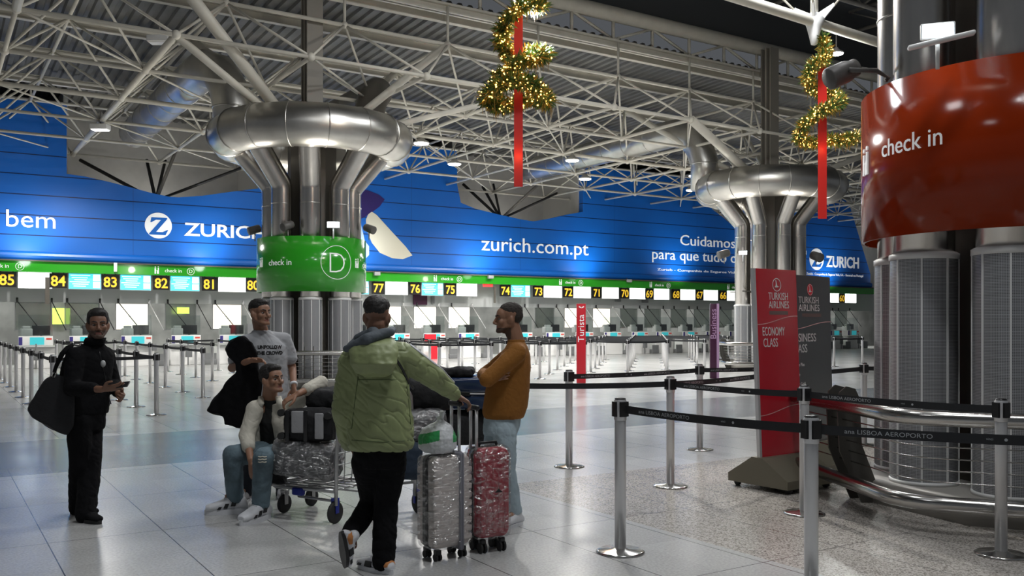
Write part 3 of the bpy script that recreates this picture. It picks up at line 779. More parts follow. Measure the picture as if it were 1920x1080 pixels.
# cylindrical projector on an arm
p = S(1578, 138, 6.6); r = thing('projector_spot', p, 'dark cylindrical projector spot on an arm left of the orange band', 'spotlight')
q = V((.9,.25,.42)).to_track_quat('Z', 'Y').to_matrix().to_4x4()
MB().lathe([(.07,-.12),(.08,-.11),(.08,.04),(.065,.09),(.065,.125)], (0,0,0), 24).build_t('lamp_body', M['housing_dark'], r, Matrix.Translation(p) @ q)
MB().pipe([p+V((.02,-.1,.0)), p+V((.22,-.08,.0)), p+V((.34,.0,-.03)), pol(c, 1.0, math.atan2(p.y-c.y, p.x-c.x), p.z-.05)], .018, 8).build('arm', M['housing_dark'], r)
c = COLS[0]
for px, py, ang_, lb in ((478,437,-2.6,'small grey camera at the left end of the green band'), (540,430,-2.2,'small grey camera above the green band, left of its light'), (692,435,-.6,'small grey camera at the right end of the green band')):
    Yp = 18.7 if px in (478, 692) else 17.7
    p = S(px, py+4, Yp); spot_cam(p, p+V((math.cos(ang_), math.sin(ang_), -.35)), lb, 1.15, 'surveillance_camera')['category'] = 'camera'
p = S(625, 434, 17.75); flood(p, V((.1,-1,0)), 'bright LED floodlight on top of the green band', 1.0)
c = COLS[1]
p = S(1393, 482, 24.6); flood(p, V((-.2,-1,0)), 'bright LED floodlight on the left pipe of the column behind the airline signs', .9)
p = S(1504, 482, 25.0); flood(p, V((-.2,-1,0)), 'bright LED floodlight on the right pipe of the column behind the airline signs', .9)
p = S(1358, 486, 25.2); spot_cam(p, p+V((-1,-.3,-.3)), 'small spotlight left of the column behind the airline signs', 1.5)
p = S(1530, 492, 25.2); spot_cam(p, p+V((.3,-1,-.3)), 'small spotlight in front of the rightmost white logo disc', 1.7)

FAR[0] = 1
# ------------------------------------------------------------------ high bay lamps
dome = [(.02,.17),(.05,.16),(.09,.09),(.19,.03),(.215,.0),(.20,-.012)]
def bay(px, py, z, label, s=1.0):
    Y = (z-EYE)*FPX/(HOR-py); p = S(px, py, Y); r = thing('high_bay_lamp', p, label, 'lamp')
    MB().lathe([(a*s, b*s) for a, b in dome], p, 24).build('shade', M['housing'], r)
    MB().lathe([(.19*s,-.005),(.18*s,-.03*s),(.02,-.045*s)], p, 24).build('glow_disc', M['lamp'], r)
    MB().tube(p+UP*.15*s, p+UP*.5, .012).build('hanger', M['grey_steel'], r)
for px, py, lb in ((790,268,'round high bay lamp just right of the ring duct over the green band'), (852,307,'round high bay lamp left of the long red ribbon, above the blue wall'),
                   (1073,300,'round high bay lamp right of the long red ribbon, the upper of that pair'), (1097,335,'round high bay lamp right of the long red ribbon, the lower of that pair'),
                   (1303,329,'round high bay lamp at the ring duct of the middle column, upper of two'), (1297,356,'round high bay lamp at the ring duct of the middle column, lower of two'), (1568,100,'bright lamp beside the top of the right garland')):
    bay(px, py, 6.35 if px != 1568 else 7.55, lb, 1.05 if px != 1568 else .8)
for px, py, Y, lb in ((188,243,22.3,'boxy white lamp hanging before the blue wall at the left'), (299,80,17.6,'boxy unlit lamp under the deck left of the ring duct'), (985,9,15.3,'bright lamp at the top of the middle garland')):
    p = S(px, py, Y); r = thing('box_lamp', p, lb, 'lamp')
    MB().rbox(p+UP*.06, (.42,.26,.13), .02).build('housing', M['white'], r)
    MB().box(p-UP*.012, (.36,.2,.012)).build('diffuser', M['lamp'] if px != 299 else M['white'], r)
    MB().tube(p+UP*.1, p+UP*.45, .014).build('hanger', M['grey_steel'], r)
FAR[0] = 0
light('POINT', 'garland_top_lamp', S(985, 20, 15.2), 160, (1,.95,.85), .1)
light('POINT', 'garland_top_lamp', S(1572, 106, 21), 60, (.95,1,.95), .1)
FAR[0] = 1
# black stays fanning up from the wall notches
for k, (pb, tops) in enumerate((((300,372), ((150,300),(310,300),(330,282),(452,315),(275,300))), ((955,408), ((868,345),(925,345),(1010,345),(1045,362),(905,350))))):
    t, z = wall_tz(*pb); b = W(t, .6, z)
    r = thing('stay_fan', b, ['black and cream stays fanning up from the left notch of the blue wall', 'black and cream stays fanning up from the notch right of the ring duct'][k], 'brace')
    for n_, tp in enumerate(tops):
        p = S(tp[0], tp[1], (b.y)+.3+n_*.1)
        MB().tube(b, p, .045 if n_ % 2 else .055, seg=8).build('stay', M['truss_dark'] if n_ != 2 else M['grey_steel'], r)

FAR[0] = 0
# ------------------------------------------------------------------ check-in desks, numbers and screens
M['desk_white'] = mat('desk_white', (.78,.78,.77), .35)
M['desk_grey'] = mat('desk_grey', (.16,.165,.17), .45)
M['desk_mid'] = mat('desk_mid_grey', (.42,.43,.43), .4)
M['indigo'] = mat('indigo_print', (.04,.03,.2), .4)
M['red_print'] = mat('red_print', (.7,.08,.06), .4)
M['panel_glass'] = glassmat('frosted_glass', (.62,.66,.62), .3, .25)
def desk_proto(kind):
    r = thing('check_in_desk', (0,0,0), 'x', 'desk', None)
    MB().rbox((0,.1,.545), (.98,.5,.595), .02).box((0,-.155,.30), (.9,.02,.09)).build('desk_body', M['desk_white'], r)
    MB().rbox((0,.02,.86), (1.06,.62,.035), .012).build('worktop', M['desk_mid'], r)
    f = MB().rbox((-.0,-.10,1.02), (.86,.05,.27), .01).build('front_panel', M['desk_white'], r)
    MB().box((.03,-.128,1.02), (.36,.006,.21)).build('print_panel', M['cyan_print'], f)
    MB().box((-.38,-.128,1.02), (.09,.006,.22)).build('print_strip', M['indigo'], f)
    MB().box((.33,-.128,1.075), (.14,.006,.05)).build('print_strip', M['red_print'], f)
    mo = MB().rbox((.16,.18,1.32), (.46,.05,.28), .012).tube((.16,.2,1.0), (.16,.2,1.2), .025).build('monitor', M['black'], r)
    MB().rbox((-.22,.12,1.25), (.30,.3,.24), .03).rbox((-.22,.10,1.40), (.2,.18,.09), .02).build('printer', M['desk_mid'], r)
    if kind != 'dim2':
        MB().box((.0,-.05,1.45), (.86,.008,.62)).build('glass_screen', M['glass'], r)
    # baggage scale beside the desk
    MB().rbox((.69,.35,.33), (.38,1.3,.16), .02).box((.69,-.28,.5), (.34,.03,.2)).build('baggage_scale', M['desk_grey'], r)
    MB().rbox((-.02,-.42,.60), (.035,.035,.70), .008).rbox((.0,-.42,.62), (.2,.05,.26), .01).build('bag_gauge', M['desk_grey'], r) if kind != 'lit' else MB().rbox((.45,-.3,.8), (.14,.12,.2), .02).build('scale_display', M['desk_grey'], r)
    # frame hanging below the fascia
    fr = MB()
    for x in (-.46, .46): fr.box((x,.62,1.72), (.022,.022,.84))
    fr.box((0,.62,2.12), (.92,.03,.03)).box((0,.62,1.32), (.92,.03,.03)); fr.build('hanging_frame', M['desk_grey'], r)
    if kind == 'lit': MB().box((0,.64,1.72), (.90,.012,.78)).build('back_panel', M['lit_panel'], r)
    else: MB().box((0,.64,1.72), (.90,.008,.78)).build('back_panel', M['panel_glass'], r)
    MB().tube((-.42,.45,2.25), (-.42,.45,2.12), .03, seg=8).tube((-.42,.45,2.15), (.05,.1,1.45), .014, seg=6).build('diagonal_stay', M['black'], r)
    MB().tube((.46,.45,2.25), (.46,.45,2.12), .03, seg=8).tube((.46,.45,2.15), (.78,.0,1.32), .014, seg=6).build('diagonal_stay', M['post'] if kind == 'lit' else M['black'], r)
    return r
FAR[0] = 2
protos = {'lit': desk_proto('lit'), 'dim': desk_proto('dim')}; used_p = {}
FAR[0] = 3
def screen_proto(kind):
    m_ = M['scr_white'] if kind == 'w' else M['scr_cyan']
    r = thing('information_screen', (0,0,0), 'x', 'screen', None)
    MB().rbox((0,.03,0), (.88,.06,.47), .008).tube((-.25,.03,.2), (-.25,.03,.44), .015).tube((.25,.03,.2), (.25,.03,.44), .015).build('screen_body', M['post'], r)
    f = MB().box((0,-.003,0), (.85,.006,.44)).build('display', m_, r)
    if kind == 'c':
        t = MB()
        t.box((.31,-.008,.11), (.19,.004,.19)).box((.31,-.008,-.10), (.19,.004,.17))
        for k in range(6): t.box((-.12-.02*(k%2),-.008,.17-.062*k), (.52-.1*(k%3),.004,.022))
        t.build('display_text', M['scr_txt'], f)
    return r
sprotos = {'w': screen_proto('w'), 'c': screen_proto('c')}; used_s = {}
FAR[0] = 1
nums = {85:13, 84:109, 83:207, 82:302, 81:393, 80:474, 79:556, 78:633, 77:709, 76:778, 75:844, 74:947, 73:1009, 72:1065, 71:1119, 70:1171, 69:1217, 68:1267, 67:1311, 66:1355, 65:1397, 64:1437, 63:1474, 62:1510, 61:1545, 60:1578}
litd = {83, 81, 78, 77, 76, 75, 72, 71}
cyan = {84, 83, 82, 78, 76, 74}
for n, px in sorted(nums.items(), reverse=True):
    t = wall_t(px)
    z = 2.735 if n > 60 else 2.73
    r = thing('number_sign', W(t, -.02, z), f'black hanging sign with the yellow number {n} above the check-in desks', 'sign', 'number signs over the check-in desks')
    def lf(p): return W(t, 0, z)+D1*p[0]+D2*p[1]+UP*p[2]
    b = MB(); b.box(W(t, 0, z), (.46,.05,.42), ANG); b.tube(W(t-.15, 0, z+.2), W(t-.15, 0, z+.3), .012).tube(W(t+.15, 0, z+.2), W(t+.15, 0, z+.3), .012)
    b.build('board', M['black'], r)
    text_mb(str(n), .42, lambda x, y, d: W(t+x, -.026-d, z-.15+y), .006, bold=.008, sx=.92).build('numerals', M['yellow'], r)
    k = 'c' if n in cyan else 'w'
    pr = sprotos[k]; tc = t+.70; pos = XP(W(tc, 0, 2.73))
    if used_s.get(k): sc = copy_tree(pr, pos, ANG)
    else: sc = pr; pr.location = pos; pr.rotation_euler = (0,0,ANG); used_s[k] = 1
    tag(sc, f'overhead {"cyan" if k == "c" else "blank white"} information screen right of yellow number {n}', 'screen', 'screens over the check-in desks')
    k = 'lit' if n in litd else 'dim'
    pr = protos[k]; pos = XP(W(tc, -.05, ZG))
    if used_p.get(k): dk = copy_tree(pr, pos, ANG)
    else: dk = pr; pr.location = pos; pr.rotation_euler = (0,0,ANG); used_p[k] = 1
    tag(dk, f'white check-in desk with cyan printed front under yellow number {n}', 'desk', 'check-in desks')
# odd panels and small signs along the front
def wall_panel(px, py, w_, h_, m_, name, label, cat, d=-.05, depth=.04):
    t, z = wall_tz(px, py); b = MB(); b.box(W(t, d, z), (w_, depth, h_), ANG); o = b.build(name, m_, own_origin=True); return tag(o, label, cat)
wall_panel(88, 545, .11, .75, M['core'], 'hanging_sign', 'narrow dark hanging sign between the blank screen and yellow number 84', 'sign', -.1)
wall_panel(213, 502, .09, .26, M['white'], 'wall_speaker', 'white box on the green strip above the gap beside number 83', 'speaker', -.3)
wall_panel(347, 582, .36, .2, M['lit_green'], 'lime_notice', 'small lime green lit notice below number 82', 'sign', .25)
wall_panel(135, 592, .5, .5, M['lit_green'], 'lime_poster', 'blurred lime green lit poster behind the man in black', 'poster', 2.5)
wall_panel(798, 560, .55, .42, M['magenta'], 'wall_panel', 'dark maroon panel on the grey fascia below number 76', 'panel', .42)
wall_panel(822, 560, .12, .34, M['desk_grey'], 'wall_panel', 'small dark grey panel beside the maroon one below number 76', 'panel', .42)
wall_panel(912, 534, .42, .16, mat('red_lit_sign', (.7,.05,.05), .4, emit=(.9,.04,.04), es=.8), 'exit_sign', 'small red lit sign between screens 75 and 74', 'sign', -.1)
wall_panel(925, 553, .07, .6, M['core'], 'hanging_sign', 'narrow dark hanging sign left of yellow number 74', 'sign', -.1)
wall_panel(1171, 540, .30, 1.1, M['desk_grey'], 'fascia_pier', 'left one of two grey piers dropping from the fascia beyond the red totem', 'pier', .42)
wall_panel(1222, 545, .34, 1.0, M['desk_grey'], 'fascia_pier', 'right one of two grey piers dropping from the fascia beyond the red totem', 'pier', .42)
t_ = wall_t(452); tag(wbox(MB(), t_, t_+.34, -.7, -.4, ZG, 1.5).build('kiosk', M['desk_grey'], own_origin=True), 'grey self-service kiosk left of the standing man in a tee', 'kiosk')
for px, lb in ((213,'above number 83'), (700,'left of number 77'), (912,'above the small red sign'), (1171,'above number 70')):
    t, z = wall_tz(px, 508 if px < 400 else (514 if px < 800 else (520 if px < 1000 else 527)))
    if px == 213: continue
    p = W(t, -.3, z); r = thing('surveillance_camera', p, f'small dark camera hanging on the green strip {lb}', 'camera')
    MB().rbox((0,0,0), (.22,.12,.12), .02).build_t('camera_body', M['desk_mid'], r, Matrix.Translation(p) @ Matrix.Rotation(.5, 4, 'Z'))
    MB().tube(p, p+D2*.18+UP*.1, .02).build('mount', M['core'], r)
# red printed panels at desk 76
t = wall_t(790); MB()
tag(wbox(MB(), t, t+.45, -.28, -.25, .86, 1.12).build('desk_notice', M['red'], own_origin=True), 'small red notice on the front of the desk near number 76', 'notice')
tag(wbox(MB(), t+.1, t+.4, -.5, -.47, ZG, .72).build('floor_notice', M['red'], own_origin=True), 'red notice standing low in front of the desk near number 76', 'notice')

FAR[0] = 0
# ------------------------------------------------------------------ queue posts and belts
PH = 1.036
def post_shape(r, s=0.0):
    MB().lathe([(.16,0),(.165,.006),(.15,.014),(.06,.022),(.042,.03)], (0,0,0), 32).build('foot_plate', M['chrome'], r)
    MB().lathe([(.038,.02),(.038,.885),(.0375,.887)], (0,0,0), 24).build('pole', M['post'], r)
    h = MB().lathe([(.040,.888),(.042,.892),(.042,1.02),(.036,1.03),(.034,1.036)], (0,0,0), 24).build('head', M['post'], r)
    MB().box((.044,0,.965), (.014,.05,.10)).box((-.044,0,.965), (.014,.05,.10)).box((0,.044,.965), (.05,.014,.10)).box((0,-.044,.965), (.05,.014,.10)).lathe([(.036,1.028),(.038,1.036),(.02,1.042)], (0,0,0), 20).build('belt_clip', M['black'], h)
def make_post(name_loc, label, rz=0, proto=[None]):
    if proto[0] is None:
        r = thing('queue_post', (0,0,0), 'x', 'queue post'); post_shape(r); proto[0] = r; r.location = name_loc; r.rotation_euler = (0,0,rz); ORG[r.name] = V(name_loc); tag(r, label, 'queue post'); return r
    src = proto[0]; c = src.copy(); C.objects.link(c); c.location = name_loc; c.rotation_euler = (0,0,rz); ORG[c.name] = V(name_loc)
    for ch in [k for k in kids(src) if not k.name.startswith('belt.') and k.name != 'belt']: 
        d = ch.copy(); C.objects.link(d); d.parent = c
        for g_ in kids(ch): e_ = g_.copy(); C.objects.link(e_); e_.parent = d
    tag(c, label, 'queue post'); return c
def belt(p, a, b, txt=False, sag=.012, zc=.965):
    a, b = V((a.x, a.y, 0)), V((b.x, b.y, 0)); d = (b-a).normalized(); n = d.cross(UP); L_ = (b-a).length; a = a+d*.05; b = b-d*.05; L_ -= .1
    inv = Matrix.Rotation(-p.rotation_euler.z, 3, 'Z'); lo = V(p.location)
    m = MB(); N = 10
    f = lambda x, y, dd: inv @ (a+d*x+UP*(zc+y-sag*4*(x/L_)*(1-x/L_))+n*dd - lo)
    m.add([f(L_*i/N, s_*.026, 0)+0*n + (inv @ n)*o_ for o_ in (-.001, .001) for i in range(N+1) for s_ in (-1, 1)],
          [(2*i, 2*i+1, 2*i+3, 2*i+2) for i in range(N)] + [(2*(N+1)+2*i, 2*(N+1)+2*i+1, 2*(N+1)+2*i+3, 2*(N+1)+2*i+2) for i in range(N)], 0, False)
    me = m; 
    x_ = MB(); x_.v, x_.f, x_.mi, x_.sm = m.v, m.f, m.mi, m.sm
    k = ORG.pop(p.name); ORG[p.name] = V((0,0,0)); o = x_.build('belt', M['belt'], p, recalc=False)
    if txt:
        tm = MB(); x = .12
        while x < L_-.55:
            text_mb('ana LISBOA AEROPORTO', .034, lambda X, Y, D_, x=x: f(x+X, Y-.011, D_+.0012), .0006, 'LEFT', sx=1.15, mb=tm)
            text_mb('vinci', .018, lambda X, Y, D_, x=x: f(x+.68+X, Y-.004, D_+.0012), .0006, 'LEFT', mb=tm)
            tm.prism(circle_poly(x+.77, 0, .008, 10), lambda X, Y, D_: f(X, Y, D_+.0012), .0001, .0007)
            x += .98
        tm.build('belt_print', M['belt_text'], o)
    ORG[p.name] = k
    return o
PN = {'a': FL(1163,1035), 'b': FL(1257,912), 'c': FL(1067,875), 'd': FL(1312,843), 'e': S(1521,604,4.96), 'f': FL(1877,1040), 'g': FL(1508,963), 'h': FL(1620,835)}
PN['e'].z = 0
lab = {'a': 'steel queue post nearest the red suitcase, start of the front belt', 'b': 'steel queue post midway between the front post and the red totem sign', 'c': 'steel queue post just right of the man in the rust sweater',
       'd': 'steel queue post close left of the red airline sign', 'e': 'nearest steel queue post, its foot cut by the lower edge', 'f': 'rightmost steel queue post before the orange-banded column',
       'g': 'steel queue post standing just behind the nearest one', 'h': 'steel queue post beyond the guard rail, right of the grey airline sign'}
posts = {k: make_post(v, lab[k], .35) for k, v in PN.items()}
belt(posts['a'], PN['a'], PN['e'], True); belt(posts['e'], PN['e'], V((3.05, 4.35, 0)), True)
belt(posts['g'], PN['g'], PN['f'], True); belt(posts['b'], PN['b'], PN['g'], True); belt(posts['b'], PN['b'], V((-.16, 8.35, 0)), True)
belt(posts['c'], PN['c'], PN['d'], True); belt(posts['d'], PN['d'], PN['d']+V((1.75, .95, 0)), True)
belt(posts['b'], PN['b'], V((2.9, 10.12, 0)), True); belt(posts['h'], PN['h'], V((2.9, 10.12, 0))); belt(posts['h'], PN['h'], PN['h']+V((1.6,.9,0)))
for p_, lb in ((V((3.05,4.35,0)), 'steel queue post beyond the right edge, end of the front belt'), (V((-.16,8.35,0)), 'steel queue post hidden behind the legs of the person in the rust sweater'),
               (PN['d']+V((1.75,.95,0)), 'steel queue post hidden behind the grey airline sign'), (V((2.9,10.12,0)), 'steel queue post hidden behind the red airline sign'), (PN['h']+V((1.6,.9,0)), 'steel queue post hidden behind the orange-banded column')): make_post(p_, lb, .35)
# maze of queue lanes between the hall and the desks
ords = ['first','second','third','fourth','fifth','sixth','seventh','eighth','ninth','tenth','eleventh','twelfth','thirteenth','fourteenth','fifteenth','sixteenth','seventeenth','eighteenth','nineteenth','twentieth']
k = 0
for i in range(-1, 18):
    s = 1.65+1.55*i; prev = None; first = {-1: 17.4, 0: 15.9, 1: 15.9}.get(i, 19.1 if i < 5 else 20.4); q = first; n = 0
    while q < 30.2:
        p = G(s, q); dx = (p-NC[1]).length; dy = (p-NC[0]).length
        if dx > 2.5 and dy > 2.5 and not (p.y < 14 or (p.x > 2 and p.y < 17)):
            po = make_post(p, f'steel post of the far queue lanes, lane {ords[i+1]} from the left, {ords[n]} from the front', ANG)
            po['group'] = 'posts of the far queue lanes'
            if prev is not None: belt(po, p, prev)
            if n in (0,) and i % 2 == 0 and min((p+D1*.8-c_).length for c_ in NC[:2]) > 3.6: belt(po, p, G(s+1.55, {-1: 15.9, 0: 15.9}.get(i, 19.1 if i+1 < 5 else 20.4)))
            if q > 28 and i % 2 and min((p+D1*.8-c_).length for c_ in NC[:2]) > 3.6: belt(po, p, p+D1*1.45)
            prev = p; n += 1
        else: prev = None
        q += 1.75

# ------------------------------------------------------------------ totems and airline signs
def totem(px0, px1, Y, ztop, m_, label, txt, tm, side=None):
    a = S((px0+px1)/2, 604, Y); a.z = 0; wd = (px1-px0)*Y/FPX
    r = thing('totem_sign', a, label, 'sign')
    MB().rbox(a+UP*(ztop/2), (wd,.10,ztop), .008, mtx=None).build('panel', m_, r)
    f = lambda x, y, d: a+UP*(ztop-.42)+V((-y-(-.06), -.0505-d, x))
    text_mb(txt, .22, lambda x, y, d: a+V((.07-y, -.0505-d, 0))+UP*(ztop-.98+x), .003, 'LEFT', sx=1.12).build('lettering', tm, r)
    return a, wd, r
a, wd, r = totem(1081, 1098, 23.1, 2.02, M['red'], 'tall slim red sign reading Turista standing among the queue lanes', 'Turista', M['white_text'])
mm = MB(); fn = lambda x, y, d: a+V((x, -.0505-d, 1.93+y)); mm.prism([(-.06,0),(0,-.03),(0,.0),(-.06,.03)], fn, .0005, .003).prism([(.01,-.03),(.07,0),(.07,.03),(.01,0)], fn, .0005, .003); mm.build('lettering', M['white_text'], r)
a, wd, r = totem(1331, 1343, 25.0, 2.06, M['magenta'], 'tall slim purple sign reading Business standing among the queue lanes', 'Business', M['lilac'])
MB().box(a+V((wd/2+.04, .03, 1.03)), (.08,.04,2.06)).build('edge_strip', M['lilac'], r)

def airline_sign(name, label, bl, br, ztop, zbot, face, lean, econ, base=True):
    """bl, br: ground points under the left and right edges of the board"""
    ex = (br-bl).normalized(); n = UP.cross(ex)*-1; n = V((n.x, n.y, 0))
    if n.y > 0: n = -n
    wd = (br-bl).length; mid = (bl+br)/2
    r = thing(name, mid, label, 'sign')
    sh = lean  # sideways lean per metre
    f = lambda x, y, d: bl + ex*(x + (ztop-y)*-sh*0 + (y-zbot)*(-sh)) + UP*y + n*d
    MB().prism([(0,zbot),(wd,zbot),(wd,ztop),(0,ztop)], f, -.015, .015).build('board', face, r)
    MB().prism([(-.03,zbot),(0,zbot),(0,ztop),(-.03,ztop)], f, -.018, .018).build('edge_trim', M['post'], r)
    g_ = lambda x, y, d: f(wd*x, y, .0152+d)
    m = MB(); cy = ztop-.145
    R_ = .062; bs_ = .5 
    if econ: ring_mb(m, wd/2, cy, R_, .006, lambda x, y, d: f(x, y, .0152+d), .003, 36)
    lg = MB(); fl_ = lambda x, y, d: f(x, y, .0152+d)
    if not econ:
        lg.prism(circle_poly(wd/2, cy, R_, 32), fl_, .0004, .0015)
        ring_mb(m, wd/2, cy, R_-.006, .004, fl_, .003, 32)
    # white swooping bird inside the disc
    m.prism([(wd/2+x_*.52, cy+y_*.52) for x_, y_ in ((-.035,.085),(-.012,.075),(0,.03),(.012,-.015),(.04,-.03),(.075,-.028),(.03,-.045),(-.02,-.048),(-.06,-.045),(-.028,-.01),(-.022,.035))], fl_, .0016, .003)
    tx = MB()
    def fit(t_, x0, x1, y0, size):
        c_ = bpy.data.curves.new('t', 'FONT'); c_.body = t_; c_.size = size; o_ = bpy.data.objects.new('t', c_); me_ = o_.to_mesh(); xs = [v.co.x for v in me_.vertices]; w0 = max(xs)-min(xs); m0 = min(xs)
        o_.to_mesh_clear(); bpy.data.objects.remove(o_)
        k_ = (x1-x0)*wd/w0; text_mb(t_, size, lambda x, y, d: f(x0*wd+x-m0*k_, y0+y, .0152+d), .002, 'LEFT', sx=k_, mb=tx)
    x0 = .29 if econ else .22
    fit('TURKISH', x0, x0+.48, ztop-.285, .098); fit('AIRLINES', x0, x0+.50, ztop-.365, .098)
    if econ: fit('ECONOMY', .12, .66, ztop-.62, .115); fit('CLASS', .13, .48, ztop-.725, .115)
    else: fit('BUSINESS', .02, .62, ztop-.68, .12); fit('CLASS', .03, .40, ztop-.79, .12)
    if not econ:
        for k_, tt in enumerate(('Elite Plus', 'Elite', 'Star Gold')): text_mb(tt, .05, lambda x, y, d: f(wd*.12+x, ztop-.93-.10*k_+y, .0152+d), .002, 'LEFT', mb=tx)
    tx.v += m.v and []; n0 = len(tx.v); tx.add(m.v, m.f, 0, False)
    tx.build('lettering', M['sign_text'], r)
    if lg.v: lg.build('logo_disc', M['red'], r)
    wv = MB()
    for yb in ((ztop-.48, 1), (.72, 1)) if econ else ((ztop-.52, 1),):
        N = 20; pts = [(wd*i/N, yb[0]-.04*math.cos(PI*i/N*1.05)) for i in range(N+1)]
        wv.prism([(x, y) for x, y in pts]+[(x, y+.006) for x, y in reversed(pts)], fl_, .0004, .002)
    wv.build('wave_line', M['wave'], r)
    MB().prism([(wd*.30,ztop-.425),(wd*.76,ztop-.425),(wd*.76,ztop-.39),(wd*.30,ztop-.39)], fl_, .0004, .001).build('name_strip', M['strip'], r)
    # folded-metal foot with castors
    if base:
        b = MB(); L_ = .29
        for_x = lambda x, y, d: bl+ex*d+n*x+UP*y
        b.prism([(-L_-.05,.045),(-L_-.05,.12),(-.06,.30),(.06,.30),(L_+.05,.12),(L_+.05,.045)], for_x, -.06, wd+.08)
        b.build('base', M['brown_base'], r)
        for sx_ in (.02, wd-.02):
            for sy_ in (-L_, L_):
                c_ = bl+ex*sx_+n*sy_+UP*.03
                MB().tube(c_-n*0-ex*.018, c_+ex*.018, .03, seg=14).build('castor', M['rubber'], r)
    return r
M['sign_text'] = mat('white_print', (.75,.75,.74), .5); M['wave'] = mat('rose_print', (.75,.42,.42), .5); M['strip'] = mat('taupe_print', (.16,.10,.09), .5)
M['sign_red'] = mat('airline_red', (.50,.014,.028), .22, coat=.3); M['sign_grey'] = mat('airline_grey', (.075,.08,.08), .28, coat=.3)
bl = S(1427, 604, 8.4); bl.z = 0; br = S(1502, 604, 8.75); br.z = 0
airline_sign('airline_sign', 'tall red airline sign reading economy class on an olive brown foot', bl, br, 2.045, .21, M['sign_red'], .055, True)
bl = S(1483, 604, 9.15); bl.z = 0; br = S(1560, 604, 9.75); br.z = 0
airline_sign('airline_sign', 'tall dark grey airline sign half hidden behind the red one', bl, br, 2.03, .24, M['sign_grey'], .045, False)

# ------------------------------------------------------------------ garlands with ribbons
def garland(c, ztop, zbot, path, label, rlabel, rz0, rz1, rw, seed, glow):
    rnd = random.Random(seed)
    g_ = thing('light_garland', c+UP*zbot, label, 'garland')
    pts = []
    for (x0, z0, y0), (x1, z1, y1) in zip(path, path[1:]):
        for k_ in range(6):
            t_ = k_/6; pts.append(c+V((x0+(x1-x0)*t_, y0+(y1-y0)*t_, z0+(z1-z0)*t_)))
    pts.append(c+V((path[-1][0], path[-1][2], path[-1][1])))
    MB().pipe(pts, .045, 8).build('garland_core', M['leaf'], g_)
    lf = [MB(), MB()]; bl_ = MB()
    for p in pts:
        for k_ in range(58):
            d = V((rnd.gauss(0,1), rnd.gauss(0,1), rnd.gauss(0,1)-.35)).normalized(); L_ = rnd.uniform(.09, .19); q = p+d*rnd.uniform(.02,.06)+V((rnd.uniform(-.03,.03),)*3)
            e = q+d*L_; sd = d.cross(V((rnd.random(), rnd.random(), rnd.random()))).normalized()*rnd.uniform(.010,.020); up_ = d.cross(sd).normalized()*.006
            lf[0 if rnd.random() < .62 else 1].add([q, q+d*L_*.5+sd, e, q+d*L_*.5-sd, q+d*L_*.5+up_], [(0,1,4),(1,2,4),(2,3,4),(3,0,4)], 0, False)
        for k_ in range(6):
            d = V((rnd.gauss(0,1), rnd.gauss(0,1), rnd.gauss(0,1)-.25)).normalized(); bl_.ell(p+d*rnd.uniform(.06,.17), rnd.uniform(.009,.016), su=6, sv=4)
        if rnd.random() < .8: 
            h = rnd.uniform(.1, .26); q = p+V((rnd.uniform(-.1,.1), rnd.uniform(-.1,.1), -.05)); lf[1].tube(q, q-UP*h, .008, .004, seg=5)
    tag(lf[0].build('leaves', M['leaf'], g_, recalc=False), kind='stuff'); tag(lf[1].build('gold_leaves', M['leaf2'], g_, recalc=False), kind='stuff')
    tag(bl_.build('fairy_lights', M['bulb'], g_, recalc=False), kind='stuff')
    rb = MB(); N = 24
    rb.add([c+V((s_*rw/2, -.0+o_, rz0+(rz1-rz0)*i/N+0)) for o_ in (0, .006) for i in range(N+1) for s_ in (-1, 1)],
           [(2*i+b_, 2*i+1+b_, 2*i+3+b_, 2*i+2+b_) for b_ in (0, 2*(N+1)) for i in range(N)], 0, True)
    o = rb.build('ribbon', M['rib_red'], own_origin=True, recalc=False); tag(o, rlabel, 'ribbon')
    light('POINT', 'garland_glow', c+UP*(zbot+.5), glow, (1,.62,.25), .25)
def gp(cx, Y, pts_):   # garland course in metres about its axis, from positions along the strand
    return [((px-cx)*Y/FPX, EYE+(HOR-py)*Y/FPX, dy) for px, py, dy in pts_]
Y1 = 15.0
garland(V((.106, Y1, 0)), 0, 3.8, gp(972, Y1, [(1000,-12,.1),(1015,14,-.1),(975,14,-.2),(946,45,0),(938,72,.1),(955,98,.2),(1000,92,.2),(1023,100,0),(1010,112,-.2),(965,122,-.15),(930,150,0),(918,178,.3),(945,186,.45),(990,170,.5),(1022,176,.25),(1026,190,0),(1000,165,-.3),(960,160,-.4),(925,172,-.25),(912,185,0),(935,195,.1)]),
        'spiral garland of gold leaves and warm lights, the larger, hanging in the middle', 'long red ribbon hanging through the larger garland', EYE+(HOR-10)*Y1/FPX, EYE+(HOR-350)*Y1/FPX, .145, 3, 8)
Y2 = 19.65
garland(V(((1542-960)*Y2/FPX, Y2, 0)), 0, 4.8, gp(1542, Y2, [(1543,70,.05),(1548,92,0),(1545,112,-.1),(1522,122,-.1),(1514,145,0),(1522,158,.1),(1545,168,.25),(1572,176,.2),(1578,190,0),(1560,202,-.2),(1530,212,-.2),(1508,232,0),(1500,252,.15),(1518,262,.3),(1560,258,.3),(1590,260,.1),(1604,256,-.05)]),
        'thinner spiral garland with warm lights hanging by the orange band', 'long red ribbon hanging through the thinner garland', EYE+(HOR-125)*Y2/FPX, EYE+(HOR-410)*Y2/FPX, .19, 5, 6)

